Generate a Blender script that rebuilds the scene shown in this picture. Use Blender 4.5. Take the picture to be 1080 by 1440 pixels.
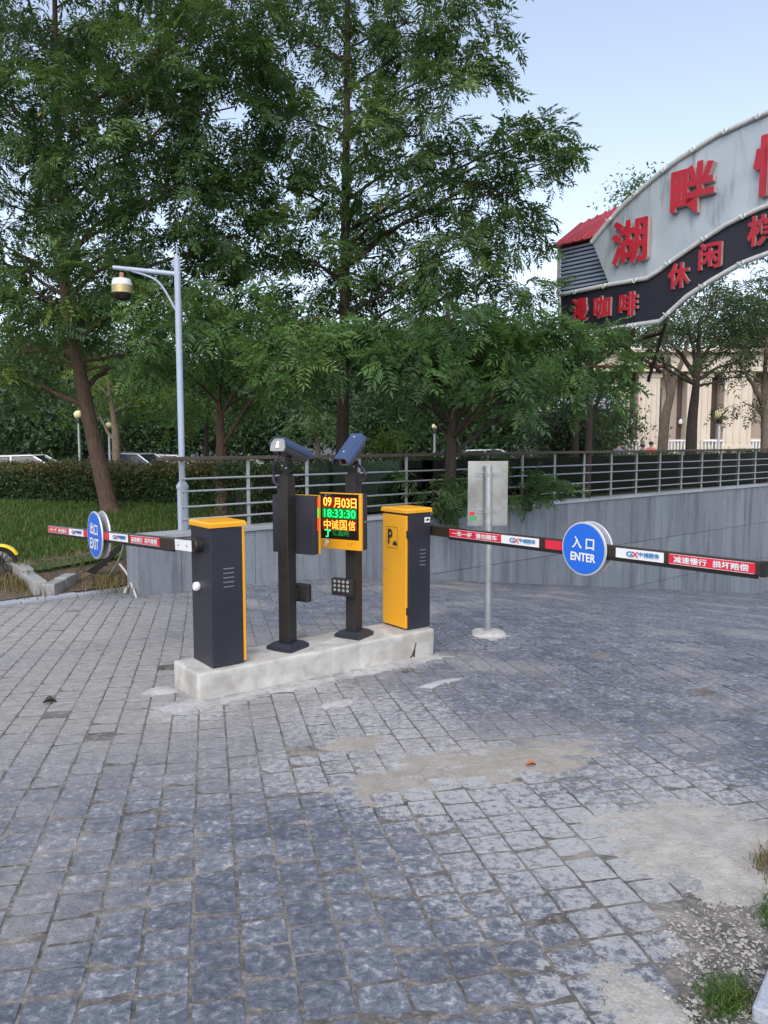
import bpy, bmesh, math, random
import numpy as np
from mathutils import Vector, Matrix

SC = bpy.context.scene
COL = SC.collection
for _o in list(bpy.data.objects):
    bpy.data.objects.remove(_o, do_unlink=True)
R = math.radians
H = 1.848                                   # eye height above the pavement at the island
PITCH = math.atan(100 / 1080.0)

# ------------------------------------------------------------------ camera
cam_d = bpy.data.cameras.new('camera'); cam = bpy.data.objects.new('camera', cam_d); COL.objects.link(cam)
cam.location = (0, 0, H); cam.rotation_euler = (math.pi / 2 - PITCH, 0, 0)
cam_d.sensor_fit = 'HORIZONTAL'; cam_d.sensor_width = 36; cam_d.lens = 36
cam_d.clip_start = 0.05; cam_d.clip_end = 5000
SC.camera = cam

# ------------------------------------------------------------------ sky and sun
SUN_EL, SUN_AZ = R(46), R(190)              # veiled sun behind the viewer: soft, nearly shadowless light
world = bpy.data.worlds.new('World'); SC.world = world; world.use_nodes = True
wn = world.node_tree.nodes; wl = world.node_tree.links
bg = wn['Background']; bg.inputs[1].default_value = 0.15
sky = wn.new('ShaderNodeTexSky'); sky.sky_type = 'NISHITA'; sky.sun_disc = False
sky.sun_elevation = SUN_EL; sky.sun_rotation = SUN_AZ
sky.air_density = 1.05; sky.dust_density = 2.4; sky.ozone_density = 1.0
hs = wn.new('ShaderNodeHueSaturation'); hs.inputs['Hue'].default_value = .503; hs.inputs['Saturation'].default_value = .70     # thin even evening cloud over the whole sky
wl.new(sky.outputs[0], hs.inputs['Color']); wl.new(hs.outputs[0], bg.inputs[0])
sd = bpy.data.lights.new('sun', 'SUN'); sd.energy = 0.5; sd.angle = R(70); sd.color = (1, .97, .95)
sun = bpy.data.objects.new('sun', sd); COL.objects.link(sun)
_sdir = Vector((math.sin(SUN_AZ) * math.cos(SUN_EL), math.cos(SUN_AZ) * math.cos(SUN_EL), math.sin(SUN_EL)))
sun.rotation_euler = (-_sdir).to_track_quat('-Z', 'Y').to_euler(); sun.location = _sdir * 60

SC.view_settings.view_transform = 'Standard'; SC.view_settings.look = 'None'
SC.view_settings.exposure = .95; SC.view_settings.gamma = 1; SC.view_settings.use_curve_mapping = False
SC.cycles.use_denoising = True
SC.cycles.max_bounces = 6; SC.cycles.diffuse_bounces = 3; SC.cycles.glossy_bounces = 3
SC.cycles.transmission_bounces = 4; SC.cycles.transparent_max_bounces = 8
SC.cycles.sample_clamp_indirect = 4
SC.cycles.caustics_reflective = False; SC.cycles.caustics_refractive = False

# ------------------------------------------------------------------ geometry of the view (pixels of the 1080x1440 photograph)
_c, _s = math.cos(PITCH), math.sin(PITCH)
def ray(x, y):
    u = (x - 540) / 1080.0; v = (720 - y) / 1080.0
    return Vector((u, _c + v * _s, -_s + v * _c))
def onz(x, y, z):
    r = ray(x, y); k = (z - H) / r.z
    return Vector((r.x * k, r.y * k, z))
def at(x, y, Y):
    r = ray(x, y); k = Y / r.y
    return Vector((r.x * k, Y, r.z * k + H))
def px_of(x, y, z):
    z = z - H
    d = y * _c - z * _s; v = y * _s + z * _c
    return 540 + 1080 * x / d, 720 - 1080 * v / d, d

# ------------------------------------------------------------------ object helpers
def mesh_data(name, verts, faces, mats, fm=None, smooth=False):
    me = bpy.data.meshes.new(name)
    me.from_pydata([tuple(v) for v in verts], [], faces)
    for m in (mats if isinstance(mats, (list, tuple)) else [mats]):
        me.materials.append(m)
    if fm is not None:
        me.polygons.foreach_set('material_index', fm)
    if smooth:
        me.polygons.foreach_set('use_smooth', [True] * len(me.polygons))
    me.update(); return me
def link(name, me, parent=None):
    o = bpy.data.objects.new(name, me); COL.objects.link(o)
    if parent is not None: o.parent = parent
    return o
def np_mesh(name, V, Q, mat, tint=None, smooth=False):
    """V (n,3) array, Q (m,k) array of faces; tint per vertex float"""
    me = bpy.data.meshes.new(name); k = Q.shape[1]
    me.vertices.add(len(V)); me.vertices.foreach_set('co', np.ascontiguousarray(V, dtype=np.float32).ravel())
    me.loops.add(Q.size); me.loops.foreach_set('vertex_index', np.ascontiguousarray(Q, dtype=np.int32).ravel())
    me.polygons.add(len(Q)); me.polygons.foreach_set('loop_start', np.arange(0, Q.size, k, dtype=np.int32))
    me.polygons.foreach_set('use_smooth', np.full(len(Q), bool(smooth)))
    me.materials.append(mat)
    if tint is not None:
        a = me.attributes.new('tint', 'FLOAT', 'POINT'); a.data.foreach_set('value', np.asarray(tint, dtype=np.float32))
    me.update(calc_edges=True); return me
def tag(o, label=None, cat=None, group=None, kind=None):
    if label: o['label'] = label
    if cat: o['category'] = cat
    if group: o['group'] = group
    if kind: o['kind'] = kind
    return o
def thing(name, label, cat, loc=(0, 0, 0), rz=0, group=None):
    o = bpy.data.objects.new(name, None); COL.objects.link(o); o.empty_display_size = .1
    o.location = loc; o.rotation_euler = (0, 0, rz)
    return tag(o, label, cat, group)
def copy_tree(o, parent=None):
    c = o.copy(); COL.objects.link(c); c.parent = parent
    for ch in list(o.children): copy_tree(ch, c)
    return c

class MB:
    """collects shapes, builds ONE mesh object"""
    def __init__(s): s.v = []; s.f = []; s.m = []
    def add(s, verts, faces, mi=0):
        b = len(s.v); s.v += [Vector(v) for v in verts]; s.f += [tuple(i + b for i in f) for f in faces]; s.m += [mi] * len(faces)
        return s
    def box(s, c, d, M=None, bev=0.0, mi=0):
        c = Vector(c); hx, hy, hz = d[0] / 2, d[1] / 2, d[2] / 2
        if bev <= 0:
            P = [Vector((x * hx, y * hy, z * hz)) for x in (-1, 1) for y in (-1, 1) for z in (-1, 1)]
            F = [(0, 1, 3, 2), (4, 6, 7, 5), (0, 4, 5, 1), (2, 3, 7, 6), (0, 2, 6, 4), (1, 5, 7, 3)]
        else:
            bm = bmesh.new(); bmesh.ops.create_cube(bm, size=1)
            for v in bm.verts: v.co = Vector((v.co.x * d[0], v.co.y * d[1], v.co.z * d[2]))
            bmesh.ops.bevel(bm, geom=bm.edges[:], offset=bev, segments=2, profile=.5, affect='EDGES')
            bm.verts.index_update()
            P = [v.co.copy() for v in bm.verts]; F = [tuple(v.index for v in f.verts) for f in bm.faces]; bm.free()
        if M is not None: P = [M @ p for p in P]
        return s.add([p + c for p in P], F, mi)
    def tube(s, pts, rad, n=8, cap=True, mi=0):
        pts = [Vector(p) for p in pts]
        if not isinstance(rad, (list, tuple)): rad = [rad] * len(pts)
        V = []; F = []; ref = None
        for i, p in enumerate(pts):
            t = (pts[min(i + 1, len(pts) - 1)] - pts[max(i - 1, 0)])
            t = t.normalized() if t.length > 1e-9 else Vector((0, 0, 1))
            if ref is None:
                ref = Vector((0, 0, 1)) if abs(t.z) < .9 else Vector((1, 0, 0))
            a = t.cross(ref)
            if a.length < 1e-6: a = t.cross(Vector((.3, .9, .1)))
            a.normalize(); b = t.cross(a).normalized(); ref = -b if False else ref
            for k in range(n):
                w = 2 * math.pi * k / n
                V.append(p + a * (math.cos(w) * rad[i]) + b * (math.sin(w) * rad[i]))
        for i in range(len(pts) - 1):
            for k in range(n):
                k2 = (k + 1) % n
                F.append((i * n + k, (i + 1) * n + k, (i + 1) * n + k2, i * n + k2))
        if cap:
            F.append(tuple(range(n))); F.append(tuple((len(pts) - 1) * n + k for k in reversed(range(n))))
        return s.add(V, F, mi)
    def lathe(s, prof, o=(0, 0, 0), ax=(0, 0, 1), n=20, mi=0):
        ax = Vector(ax).normalized(); r0 = Vector((1, 0, 0)) if abs(ax.x) < .9 else Vector((0, 1, 0))
        a = ax.cross(r0).normalized(); b = ax.cross(a); o = Vector(o); V = []; F = []
        for (r, h) in prof:
            for k in range(n):
                w = 2 * math.pi * k / n
                V.append(o + ax * h + a * (math.cos(w) * max(r, 1e-4)) + b * (math.sin(w) * max(r, 1e-4)))
        for i in range(len(prof) - 1):
            for k in range(n):
                k2 = (k + 1) % n; F.append((i * n + k, i * n + k2, (i + 1) * n + k2, (i + 1) * n + k))
        F.append(tuple(reversed(range(n)))); F.append(tuple((len(prof) - 1) * n + k for k in range(n)))
        return s.add(V, F, mi)
    def prism(s, poly, o, ex, ey, d, mi=0):
        """outline poly (2d) in plane o,ex,ey extruded along ex x ey by d"""
        o = Vector(o); ex = Vector(ex); ey = Vector(ey); ez = ex.cross(ey).normalized(); n = len(poly)
        V = [o + ex * p[0] + ey * p[1] for p in poly] + [o + ex * p[0] + ey * p[1] + ez * d for p in poly]
        F = [tuple(reversed(range(n))), tuple(range(n, 2 * n))] + [(i, (i + 1) % n, n + (i + 1) % n, n + i) for i in range(n)]
        return s.add(V, F, mi)
    def strip(s, top, bot, o, ex, ey, d, mi=0):
        """plate between two polylines of equal length (2d), thickness d"""
        o = Vector(o); ex = Vector(ex); ey = Vector(ey); ez = ex.cross(ey).normalized(); n = len(top)
        pt = lambda p, k: o + ex * p[0] + ey * p[1] + ez * (d * k)
        V = [pt(p, 0) for p in bot] + [pt(p, 0) for p in top] + [pt(p, 1) for p in bot] + [pt(p, 1) for p in top]; F = []
        for i in range(n - 1):
            F += [(i, n + i, n + i + 1, i + 1), (2 * n + i, 2 * n + i + 1, 3 * n + i + 1, 3 * n + i),
                  (n + i, 3 * n + i, 3 * n + i + 1, n + i + 1), (i, i + 1, 2 * n + i + 1, 2 * n + i)]
        F += [(0, 2 * n, 3 * n, n), (n - 1, 2 * n - 1, 4 * n - 1, 3 * n - 1)]
        return s.add(V, F, mi)
    def build(s, name, mat, parent=None, smooth=False, fix=True):
        me = mesh_data(name, s.v, s.f, mat, s.m, smooth)
        if fix:
            bm = bmesh.new(); bm.from_mesh(me); bmesh.ops.recalc_face_normals(bm, faces=bm.faces); bm.to_mesh(me); bm.free()
        if smooth:
            try: me.set_sharp_from_angle(angle=R(40))
            except Exception: pass
        return link(name, me, parent)

_tc = {}
def text_geo(body, bold):
    key = (body, bold)
    if key not in _tc:
        c = bpy.data.curves.new('txt', 'FONT'); c.body = body; c.size = 1; c.offset = bold; c.resolution_u = 3
        o = bpy.data.objects.new('txt', c); COL.objects.link(o)
        me = bpy.data.meshes.new_from_object(o.evaluated_get(bpy.context.evaluated_depsgraph_get()))
        V = np.array([v.co[:2] for v in me.vertices]); F = [tuple(p.vertices) for p in me.polygons]
        bpy.data.objects.remove(o); bpy.data.curves.remove(c); bpy.data.meshes.remove(me)
        lo, hi = V.min(0), V.max(0); V = (V - (lo + hi) / 2)
        _tc[key] = (V, F, hi - lo)
    return _tc[key]
def text(name, body, o, ex, ey, w, h, mat, parent, bold=0.012, depth=0.0, label=None, fat=None):
    """lettering centred at o, stretched to w x h, optionally standing off as a solid by depth (front towards ex x ey)"""
    if fat is None: fat = max(0, bold - .012) * h * 1.1 if bold > .014 else 0
    V, F, sz = text_geo(body, min(bold, .012)); o = Vector(o); ex = Vector(ex).normalized(); ey = Vector(ey).normalized(); ez = ex.cross(ey)
    sx = w / sz[0]; sy = h / sz[1]
    P = [o + ex * (p[0] * sx) + ey * (p[1] * sy) + ez * depth for p in V]; FF = list(F); fm = [0] * len(F)
    if fat > 0:
        # heavier strokes: the same outline laid again with small shifts, each a hair further forward
        n0 = len(P); P0 = list(P)
        for q_, (dx, dy) in enumerate(((fat, 0), (-fat, 0), (0, fat), (0, -fat), (.7 * fat, .7 * fat), (-.7 * fat, .7 * fat), (.7 * fat, -.7 * fat), (-.7 * fat, -.7 * fat))):
            b0 = len(P); P += [p + ex * dx + ey * dy + ez * (.0003 * (q_ + 1)) for p in P0]; FF += [tuple(i + b0 for i in f) for f in F]; fm += [0] * len(F)
        F = list(FF)
    if depth > 0:
        n = len(P); P += [p - ez * depth for p in P]
        cnt = {}
        for f in F:
            for a, b in zip(f, f[1:] + f[:1]):
                cnt[(a, b)] = cnt.get((a, b), 0) + 1
        side = [(a, a + n, b + n, b) for (a, b) in cnt if (b, a) not in cnt]
        FF += side; fm += [1 if isinstance(mat, list) else 0] * len(side)
    me = mesh_data(name, P, FF, mat, fm); ob = link(name, me, parent)
    if label: ob['label'] = label
    return ob

# ------------------------------------------------------------------ materials
def nt(name):
    m = bpy.data.materials.new(name); m.use_nodes = True
    return m, m.node_tree.nodes, m.node_tree.links, m.node_tree.nodes['Principled BSDF']
def ramp(N, L, fac, stops):
    r = N.new('ShaderNodeValToRGB'); e = r.color_ramp.elements
    while len(e) < len(stops): e.new(.5)
    for el, (p, c) in zip(e, stops): el.position = p; el.color = (c[0], c[1], c[2], 1)
    L.new(fac, r.inputs[0]); return r.outputs[0]
def noise(N, L, vec, scale, detail=4, rough=.55, dist=0):
    n = N.new('ShaderNodeTexNoise'); n.inputs['Scale'].default_value = scale; n.inputs['Detail'].default_value = detail
    n.inputs['Roughness'].default_value = rough; n.inputs['Distortion'].default_value = dist
    if vec is not None: L.new(vec, n.inputs['Vector'])
    return n.outputs[0]
def math_(N, L, op, a, b=None, c=None, clamp=False):
    m = N.new('ShaderNodeMath'); m.operation = op; m.use_clamp = clamp
    for i, x in enumerate((a, b, c)):
        if x is None: continue
        if isinstance(x, (int, float)): m.inputs[i].default_value = x
        else: L.new(x, m.inputs[i])
    return m.outputs[0]
def mrange(N, L, v, a, b, c=0., d=1.):
    m = N.new('ShaderNodeMapRange'); L.new(v, m.inputs[0])
    for i, x in enumerate((a, b, c, d)): m.inputs[i + 1].default_value = x
    m.interpolation_type = 'SMOOTHSTEP'; return m.outputs[0]
def mixc(N, L, fac, a, b, mode='MIX'):
    m = N.new('ShaderNodeMix'); m.data_type = 'RGBA'; m.blend_type = mode
    if isinstance(fac, (int, float)): m.inputs[0].default_value = fac
    else: L.new(fac, m.inputs[0])
    for i, x in ((6, a), (7, b)):
        if isinstance(x, (tuple, list)): m.inputs[i].default_value = (x[0], x[1], x[2], 1)
        else: L.new(x, m.inputs[i])
    return m.outputs[2]
def wpos(N): return N.new('ShaderNodeNewGeometry').outputs['Position']
def opos(N): return N.new('ShaderNodeTexCoord').outputs['Object']
def bump(N, L, b, h, st, dist=.01):
    n = N.new('ShaderNodeBump'); n.inputs['Strength'].default_value = st; n.inputs['Distance'].default_value = dist
    L.new(h, n.inputs['Height']); L.new(n.outputs[0], b.inputs['Normal'])

def plain(name, col, rough=.5, metal=0., var=.12, scale=18., bmp=.0, dirt=None, spec=.5):
    m, N, L, b = nt(name); p = opos(N)
    n1 = noise(N, L, p, scale, 5, .6); n2 = noise(N, L, p, scale * .18, 3)
    f = math_(N, L, 'ADD', math_(N, L, 'MULTIPLY', n1, .5), math_(N, L, 'MULTIPLY', n2, .5))
    lo = tuple(max(0, c * (1 - var)) for c in col); hi = tuple(c * (1 + var) for c in col)
    c = ramp(N, L, f, [(.3, lo), (.7, hi)])
    if dirt:
        c = mixc(N, L, mrange(N, L, noise(N, L, p, scale * .5, 6, .7), .55, .75, 0, .6), c, dirt)
    L.new(c, b.inputs['Base Color']); b.inputs['Metallic'].default_value = metal
    b.inputs['Specular IOR Level'].default_value = spec
    L.new(mrange(N, L, n1, .2, .8, max(.05, rough - .1), min(1, rough + .12)), b.inputs['Roughness'])
    if bmp: bump(N, L, b, n1, bmp, .004)
    return m
def emit(name, col, st):
    m, N, L, b = nt(name); b.inputs['Base Color'].default_value = (col[0] * .3, col[1] * .3, col[2] * .3, 1)
    b.inputs['Emission Color'].default_value = (*col, 1); b.inputs['Emission Strength'].default_value = st; return m

def leaf_mat(name, stops, trans=.35, rough=.45):
    m, N, L, b = nt(name)
    a = N.new('ShaderNodeAttribute'); a.attribute_name = 'tint'
    c = ramp(N, L, a.outputs['Fac'], stops)
    L.new(c, b.inputs['Base Color']); b.inputs['Roughness'].default_value = rough; b.inputs['Specular IOR Level'].default_value = .35
    t = N.new('ShaderNodeBsdfTranslucent'); L.new(mixc(N, L, .5, c, (.10, .16, .01)), t.inputs[0])
    mx = N.new('ShaderNodeMixShader'); mx.inputs[0].default_value = trans
    L.new(b.outputs[0], mx.inputs[1]); L.new(t.outputs[0], mx.inputs[2]); L.new(mx.outputs[0], N['Material Output'].inputs[0])
    return m
def bark_mat(name, c0, c1):
    m, N, L, b = nt(name); p = opos(N)
    mp = N.new('ShaderNodeMapping'); mp.inputs['Scale'].default_value = (9, 9, 2.2); L.new(p, mp.inputs[0])
    n1 = noise(N, L, mp.outputs[0], 3, 7, .65, .6)
    L.new(ramp(N, L, n1, [(.3, c0), (.7, c1)]), b.inputs['Base Color']); b.inputs['Roughness'].default_value = .9
    bump(N, L, b, n1, .9, .03); return m

M = {}
M['dark'] = plain('dark_cabinet_paint', (.021, .022, .033), .40, 0, .12, 3, .02, dirt=(.038, .037, .040))
M['black'] = plain('black_metal', (.016, .014, .015), .5, 0, .2, 12, .03)
M['rubber'] = plain('black_rubber', (.012, .012, .013), .75, 0, .2, 30)
M['yellow'] = plain('yellow_paint', (.76, .35, .012), .40, 0, .05, 2, .01, dirt=(.60, .29, .03))
M['grey_plate'] = plain('light_grey_plate', (.27, .27, .27), .5, 0, .06)
M['white'] = plain('white_paint', (.74, .74, .76), .5, 0, .05, 8)
M['red'] = plain('red_film', (.62, .018, .05), .4, 0, .06, 5)
M['blue'] = plain('blue_sign_film', (.012, .13, .62), .4, 0, .05, 4)
M['navy'] = plain('navy_housing', (.045, .075, .16), .38, .1, .1, 5)
M['steel'] = plain('galvanised_steel', (.42, .44, .46), .42, .7, .2, 14, .02)
M['alum'] = plain('aluminium_sheet', (.44, .45, .46), .30, .85, .25, 3, .03, dirt=(.30, .30, .29))
M['bluegrey'] = plain('blue_grey_pole_paint', (.34, .41, .52), .45, 0, .08, 5, .02, dirt=(.26, .30, .36))
M['railpaint'] = plain('pale_rail_paint', (.31, .33, .345), .45, .2, .12, 9, .02, dirt=(.20, .20, .20))
M['wood'] = plain('dark_wood_handrail', (.065, .050, .038), .6, 0, .3, 5, .15)
M['brass'] = plain('tarnished_gold', (.42, .35, .17), .35, .6, .12)
M['dome'] = plain('smoked_dome', (.018, .014, .014), .12, 0, .1)
M['screen'] = plain('black_screen', (.006, .004, .004), .35, 0, .2, 40)
M['led_red'] = emit('led_red', (1, .10, .01), 1.9)
M['led_orange'] = emit('led_orange', (1, .33, .03), 1.9)
M['led_green'] = emit('led_green', (.01, 1, .22), 1.3)
M['led_dim'] = emit('led_dim_green', (.01, .45, .08), .35)
M['led_glow'] = emit('led_red_pixels', (.5, .01, .0), .16)
M['led_glowg'] = emit('led_green_pixels', (.0, .45, .02), .13)
M['lens'] = plain('lens_glass', (.03, .012, .012), .08)
M['cream'] = plain('cream_stone', (.62, .54, .45), .75, 0, .08, 1.2, .05)
M['tan'] = plain('tan_plaster', (.36, .30, .25), .8, 0, .1, 1.2, .05)
M['darkglass'] = plain('dark_window_glass', (.03, .05, .06), .08, 0, .1)
M['brown'] = plain('dark_brown', (.07, .045, .04), .5)
M['lavender'] = plain('lavender_siding', (.36, .36, .46), .5, .1, .08, 2)
M['slat_blue'] = plain('blue_grey_louvre', (.52, .58, .70), .4, .2, .08, 3)
M['deepblue'] = plain('deep_blue_backing', (.02, .035, .12), .5)
M['roofred'] = plain('red_roof_sheet', (.36, .035, .05), .6, 0, .3, 5, dirt=(.24, .06, .06))
M['signgrey'] = None
M['signdark'] = plain('dark_blue_sign_panel', (.012, .012, .024), .5, .1, .25, 2.5, .02)
M['pipe'] = plain('white_pvc_pipe', (.48, .47, .45), .55, 0, .1, 12, dirt=(.2, .17, .14))
M['car_white'] = plain('white_car_paint', (.70, .72, .75), .2, 0, .03, 1)
M['car_silver'] = plain('silver_car_paint', (.42, .45, .5), .25, .4, .03, 1)
M['car_blue'] = plain('blue_car_paint', (.10, .12, .30), .25, .2, .03, 1)
M['car_glass'] = plain('car_glass', (.02, .03, .035), .06)
M['globe'] = plain('glow_cream_globe', (.80, .72, .42), .35, 0, .04)  # faint yellowish glow of the globes is put into the colour, no emission
M['skin'] = plain('skin', (.42, .25, .18), .55)
M['hair'] = plain('black_hair', (.012, .010, .010), .6)
M['shirt1'] = plain('grey_shirt', (.16, .17, .20), .8)
M['shirt2'] = plain('black_shirt', (.03, .03, .035), .8)
M['shirt3'] = plain('coral_shirt', (.62, .16, .14), .8)
M['trouser'] = plain('dark_trousers', (.03, .03, .05), .8)
M['bikeyellow'] = plain('yellow_bike_plastic', (.80, .58, .02), .35)
M['leafbrown'] = plain('dry_leaf', (.40, .12, .05), .7)
M['twigbrown'] = plain('dry_twig', (.05, .035, .025), .8)
M['bark'] = bark_mat('bark_brown', (.040, .026, .018), (.13, .085, .062))
M['barkdark'] = bark_mat('bark_dark', (.018, .014, .012), (.06, .045, .036))
M['barkpale'] = bark_mat('bark_pale', (.11, .085, .062), (.27, .21, .16))
M['leaf'] = leaf_mat('leaf_green', [(0, (.046, .090, .040)), (.35, (.075, .142, .052)), (.7, (.115, .205, .066)), (.93, (.17, .27, .070)), (1, (.36, .22, .03))], .48)
M['leafnear'] = leaf_mat('leaf_fresh_green', [(0, (.044, .098, .038)), (.5, (.095, .195, .062)), (1, (.19, .31, .085))], .48)
M['leaffar'] = leaf_mat('leaf_far_green', [(0, (.030, .062, .034)), (.5, (.068, .125, .055)), (1, (.14, .21, .065))])
M['leafyellow'] = leaf_mat('leaf_yellow_green', [(0, (.04, .08, .012)), (.5, (.09, .16, .02)), (1, (.19, .26, .03))])
M['leafolive'] = leaf_mat('leaf_olive', [(0, (.026, .046, .024)), (.5, (.058, .086, .038)), (1, (.11, .145, .055))])
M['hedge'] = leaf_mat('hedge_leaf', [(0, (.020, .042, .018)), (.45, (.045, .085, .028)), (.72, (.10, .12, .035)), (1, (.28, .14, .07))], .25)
M['hedgecore'] = plain('hedge_stems', (.012, .014, .009), .95)
M['seed'] = leaf_mat('seed_string', [(0, (.05, .03, .02)), (1, (.13, .085, .045))], .2)
M['grass'] = leaf_mat('grass_blade', [(0, (.035, .078, .018)), (.5, (.068, .138, .026)), (.85, (.12, .20, .036)), (1, (.30, .22, .09))], .35)
M['drylitter'] = leaf_mat('dead_leaf_litter', [(0, (.05, .03, .018)), (.6, (.14, .085, .045)), (1, (.30, .22, .13))], .1)
M['drygrass'] = leaf_mat('dry_grass_blade', [(0, (.08, .08, .03)), (1, (.28, .2, .09))], .3)

def stone_mat():
    m, N, L, b = nt('granite_sett'); p = wpos(N)
    g = N.new('ShaderNodeNewGeometry'); oi = N.new('ShaderNodeObjectInfo')
    rnd = math_(N, L, 'FRACT', math_(N, L, 'ADD', g.outputs['Random Per Island'], oi.outputs['Random']))
    n1 = noise(N, L, p, 27, 9, .70, .4); n2 = noise(N, L, p, 150, 4, .6); n3 = noise(N, L, p, .9, 3, .5)
    base = ramp(N, L, n1, [(.32, (.034, .043, .064)), (.46, (.096, .113, .148)), (.555, (.165, .183, .218)), (.66, (.40, .415, .43))])
    tone = ramp(N, L, rnd, [(0, (.66, .68, .74)), (.5, (.98, .98, 1.0)), (1, (1.28, 1.25, 1.22))])
    c = mixc(N, L, 1, base, tone, 'MULTIPLY')
    c = mixc(N, L, math_(N, L, 'MULTIPLY', n2, .30), c, (.24, .245, .265))
    # worn, dusty part of the paving (towards the lawn side) is warmer
    def spot(lst):
        acc = None
        for (x, y, r, k) in lst:
            d = N.new('ShaderNodeVectorMath'); d.operation = 'DISTANCE'; L.new(p, d.inputs[0]); d.inputs[1].default_value = (x, y, 0)
            q = mrange(N, L, d.outputs['Value'], r, r * .25, 0, k)
            acc = q if acc is None else math_(N, L, 'MAXIMUM', acc, q)
        return acc
    dust = math_(N, L, 'MAXIMUM', spot(DUST), mrange(N, L, n3, .50, .68, 0, .6))
    c = mixc(N, L, math_(N, L, 'MULTIPLY', dust, mrange(N, L, noise(N, L, p, 14, 7, .7), .25, .7, .45, 1.)), c, (.37, .35, .32))
    # cement residue: pale blotches of their own shape
    cem = spot(CEMENT)
    blot = noise(N, L, p, 26, 10, .76, .2)
    th = math_(N, L, 'SUBTRACT', .675, math_(N, L, 'MULTIPLY', cem, .255))
    dlt = math_(N, L, 'SUBTRACT', blot, th)
    k = mrange(N, L, dlt, -.03, .08, 0, .8)
    c = mixc(N, L, k, c, ramp(N, L, n2, [(.2, (.34, .34, .34)), (.8, (.52, .52, .51))]))
    L.new(c, b.inputs['Base Color'])
    L.new(mrange(N, L, n1, .2, .8, .62, .85), b.inputs['Roughness'])
    h = math_(N, L, 'ADD', n1, math_(N, L, 'MULTIPLY', n2, .25)); bump(N, L, b, h, .8, .022)
    return m
def gpt(px, py):
    q = onz(px, py, 0); q = onz(px, py, .03 * (6 - q.y)); return (q.x, q.y)
DUST = [(*gpt(200, 960), 2.8, .95), (*gpt(60, 880), 2.6, 1.0), (*gpt(330, 1060), 1.0, .55), (*gpt(600, 1060), .9, .8), (*gpt(760, 1050), .9, .5), (*gpt(930, 1200), .8, .8), (*gpt(1010, 1170), .8, .8)]
CEMENT = [(*gpt(520, 1010), 1.2, .85), (*gpt(640, 1100), 1.1, 1.0), (*gpt(450, 1080), .8, .75), (*gpt(800, 1180), 1.0, 1.0), (*gpt(930, 1110), 1.0, .8), (*gpt(700, 1250), .7, .75), (*gpt(900, 1300), .6, .9),
          (*gpt(270, 1000), .55, .9), (*gpt(420, 965), .6, .9), (*gpt(560, 930), .5, 1.0), (*gpt(840, 1400), .5, .9), (*gpt(690, 905), .6, .6), (*gpt(900, 960), 1.6, .45), (*gpt(300, 1230), .6, .35)]
M['stone'] = stone_mat()
def soil_mat(name, c0, c1, c2, scale=20, bm=.8):
    m, N, L, b = nt(name); p = wpos(N)
    n1 = noise(N, L, p, scale, 8, .7, .3); n2 = noise(N, L, p, scale * 8, 3, .6)
    c = ramp(N, L, n1, [(.3, c0), (.52, c1), (.72, c2)])
    c = mixc(N, L, mrange(N, L, n2, .45, .7, 0, .5), c, c2)
    L.new(c, b.inputs['Base Color']); b.inputs['Roughness'].default_value = .95
    bump(N, L, b, math_(N, L, 'ADD', n1, n2), bm, .015); return m
M['bed'] = soil_mat('joint_dirt', (.035, .033, .031), (.14, .13, .118), (.33, .305, .275), 4)
M['sand'] = soil_mat('pale_sand', (.24, .225, .205), (.35, .33, .30), (.44, .42, .39), 9, .5)
M['tansand'] = soil_mat('tan_sand', (.22, .20, .175), (.30, .275, .24), (.37, .34, .30), 9, .5)
M['cementspill'] = soil_mat('cement_spill', (.28, .27, .26), (.43, .42, .41), (.54, .53, .52), 12, .5)
M['gravelsoil'] = soil_mat('gravelly_soil', (.08, .07, .06), (.19, .17, .15), (.33, .31, .29), 14)
M['earth'] = soil_mat('brown_earth', (.045, .034, .024), (.10, .075, .052), (.17, .13, .09), 8)
M['lawnsoil'] = soil_mat('lawn_soil', (.030, .034, .014), (.05, .065, .02), (.085, .085, .035), 3)
M['asphalt'] = soil_mat('far_asphalt', (.05, .05, .052), (.075, .075, .078), (.10, .10, .10), 3)
def granite(name, c0, c1, scale=90, streak=True, jit=.15):
    m, N, L, b = nt(name); p = wpos(N); oi = N.new('ShaderNodeObjectInfo')
    n1 = noise(N, L, p, scale, 3, .7); n2 = noise(N, L, p, 2.2, 5, .6)
    c = ramp(N, L, n1, [(.35, c0), (.65, c1)])
    c = mixc(N, L, 1, c, ramp(N, L, oi.outputs['Random'], [(0, (1 - jit,) * 3), (1, (1 + jit * .6,) * 3)]), 'MULTIPLY')
    if streak:
        mp = N.new('ShaderNodeMapping'); mp.inputs['Scale'].default_value = (2.5, 2.5, .25); L.new(p, mp.inputs[0])
        s = noise(N, L, mp.outputs[0], 2, 6, .65)
        c = mixc(N, L, mrange(N, L, s, .44, .70, 0, .7), c, (.075, .085, .095))
        c = mixc(N, L, mrange(N, L, n2, .55, .75, 0, .35), c, (.30, .31, .32))
    L.new(c, b.inputs['Base Color']); b.inputs['Roughness'].default_value = .55
    bump(N, L, b, n1, .12, .003); return m
M['granite'] = granite('wall_granite', (.14, .16, .19), (.27, .295, .335))
M['granitecap'] = granite('coping_granite', (.26, .28, .30), (.40, .42, .44), 90, False)
M['kerb'] = granite('kerb_granite', (.22, .22, .215), (.34, .335, .325), 70, False)
M['kerbblue'] = granite('blue_kerb_granite', (.26, .28, .33), (.40, .42, .47), 90, False)
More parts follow.
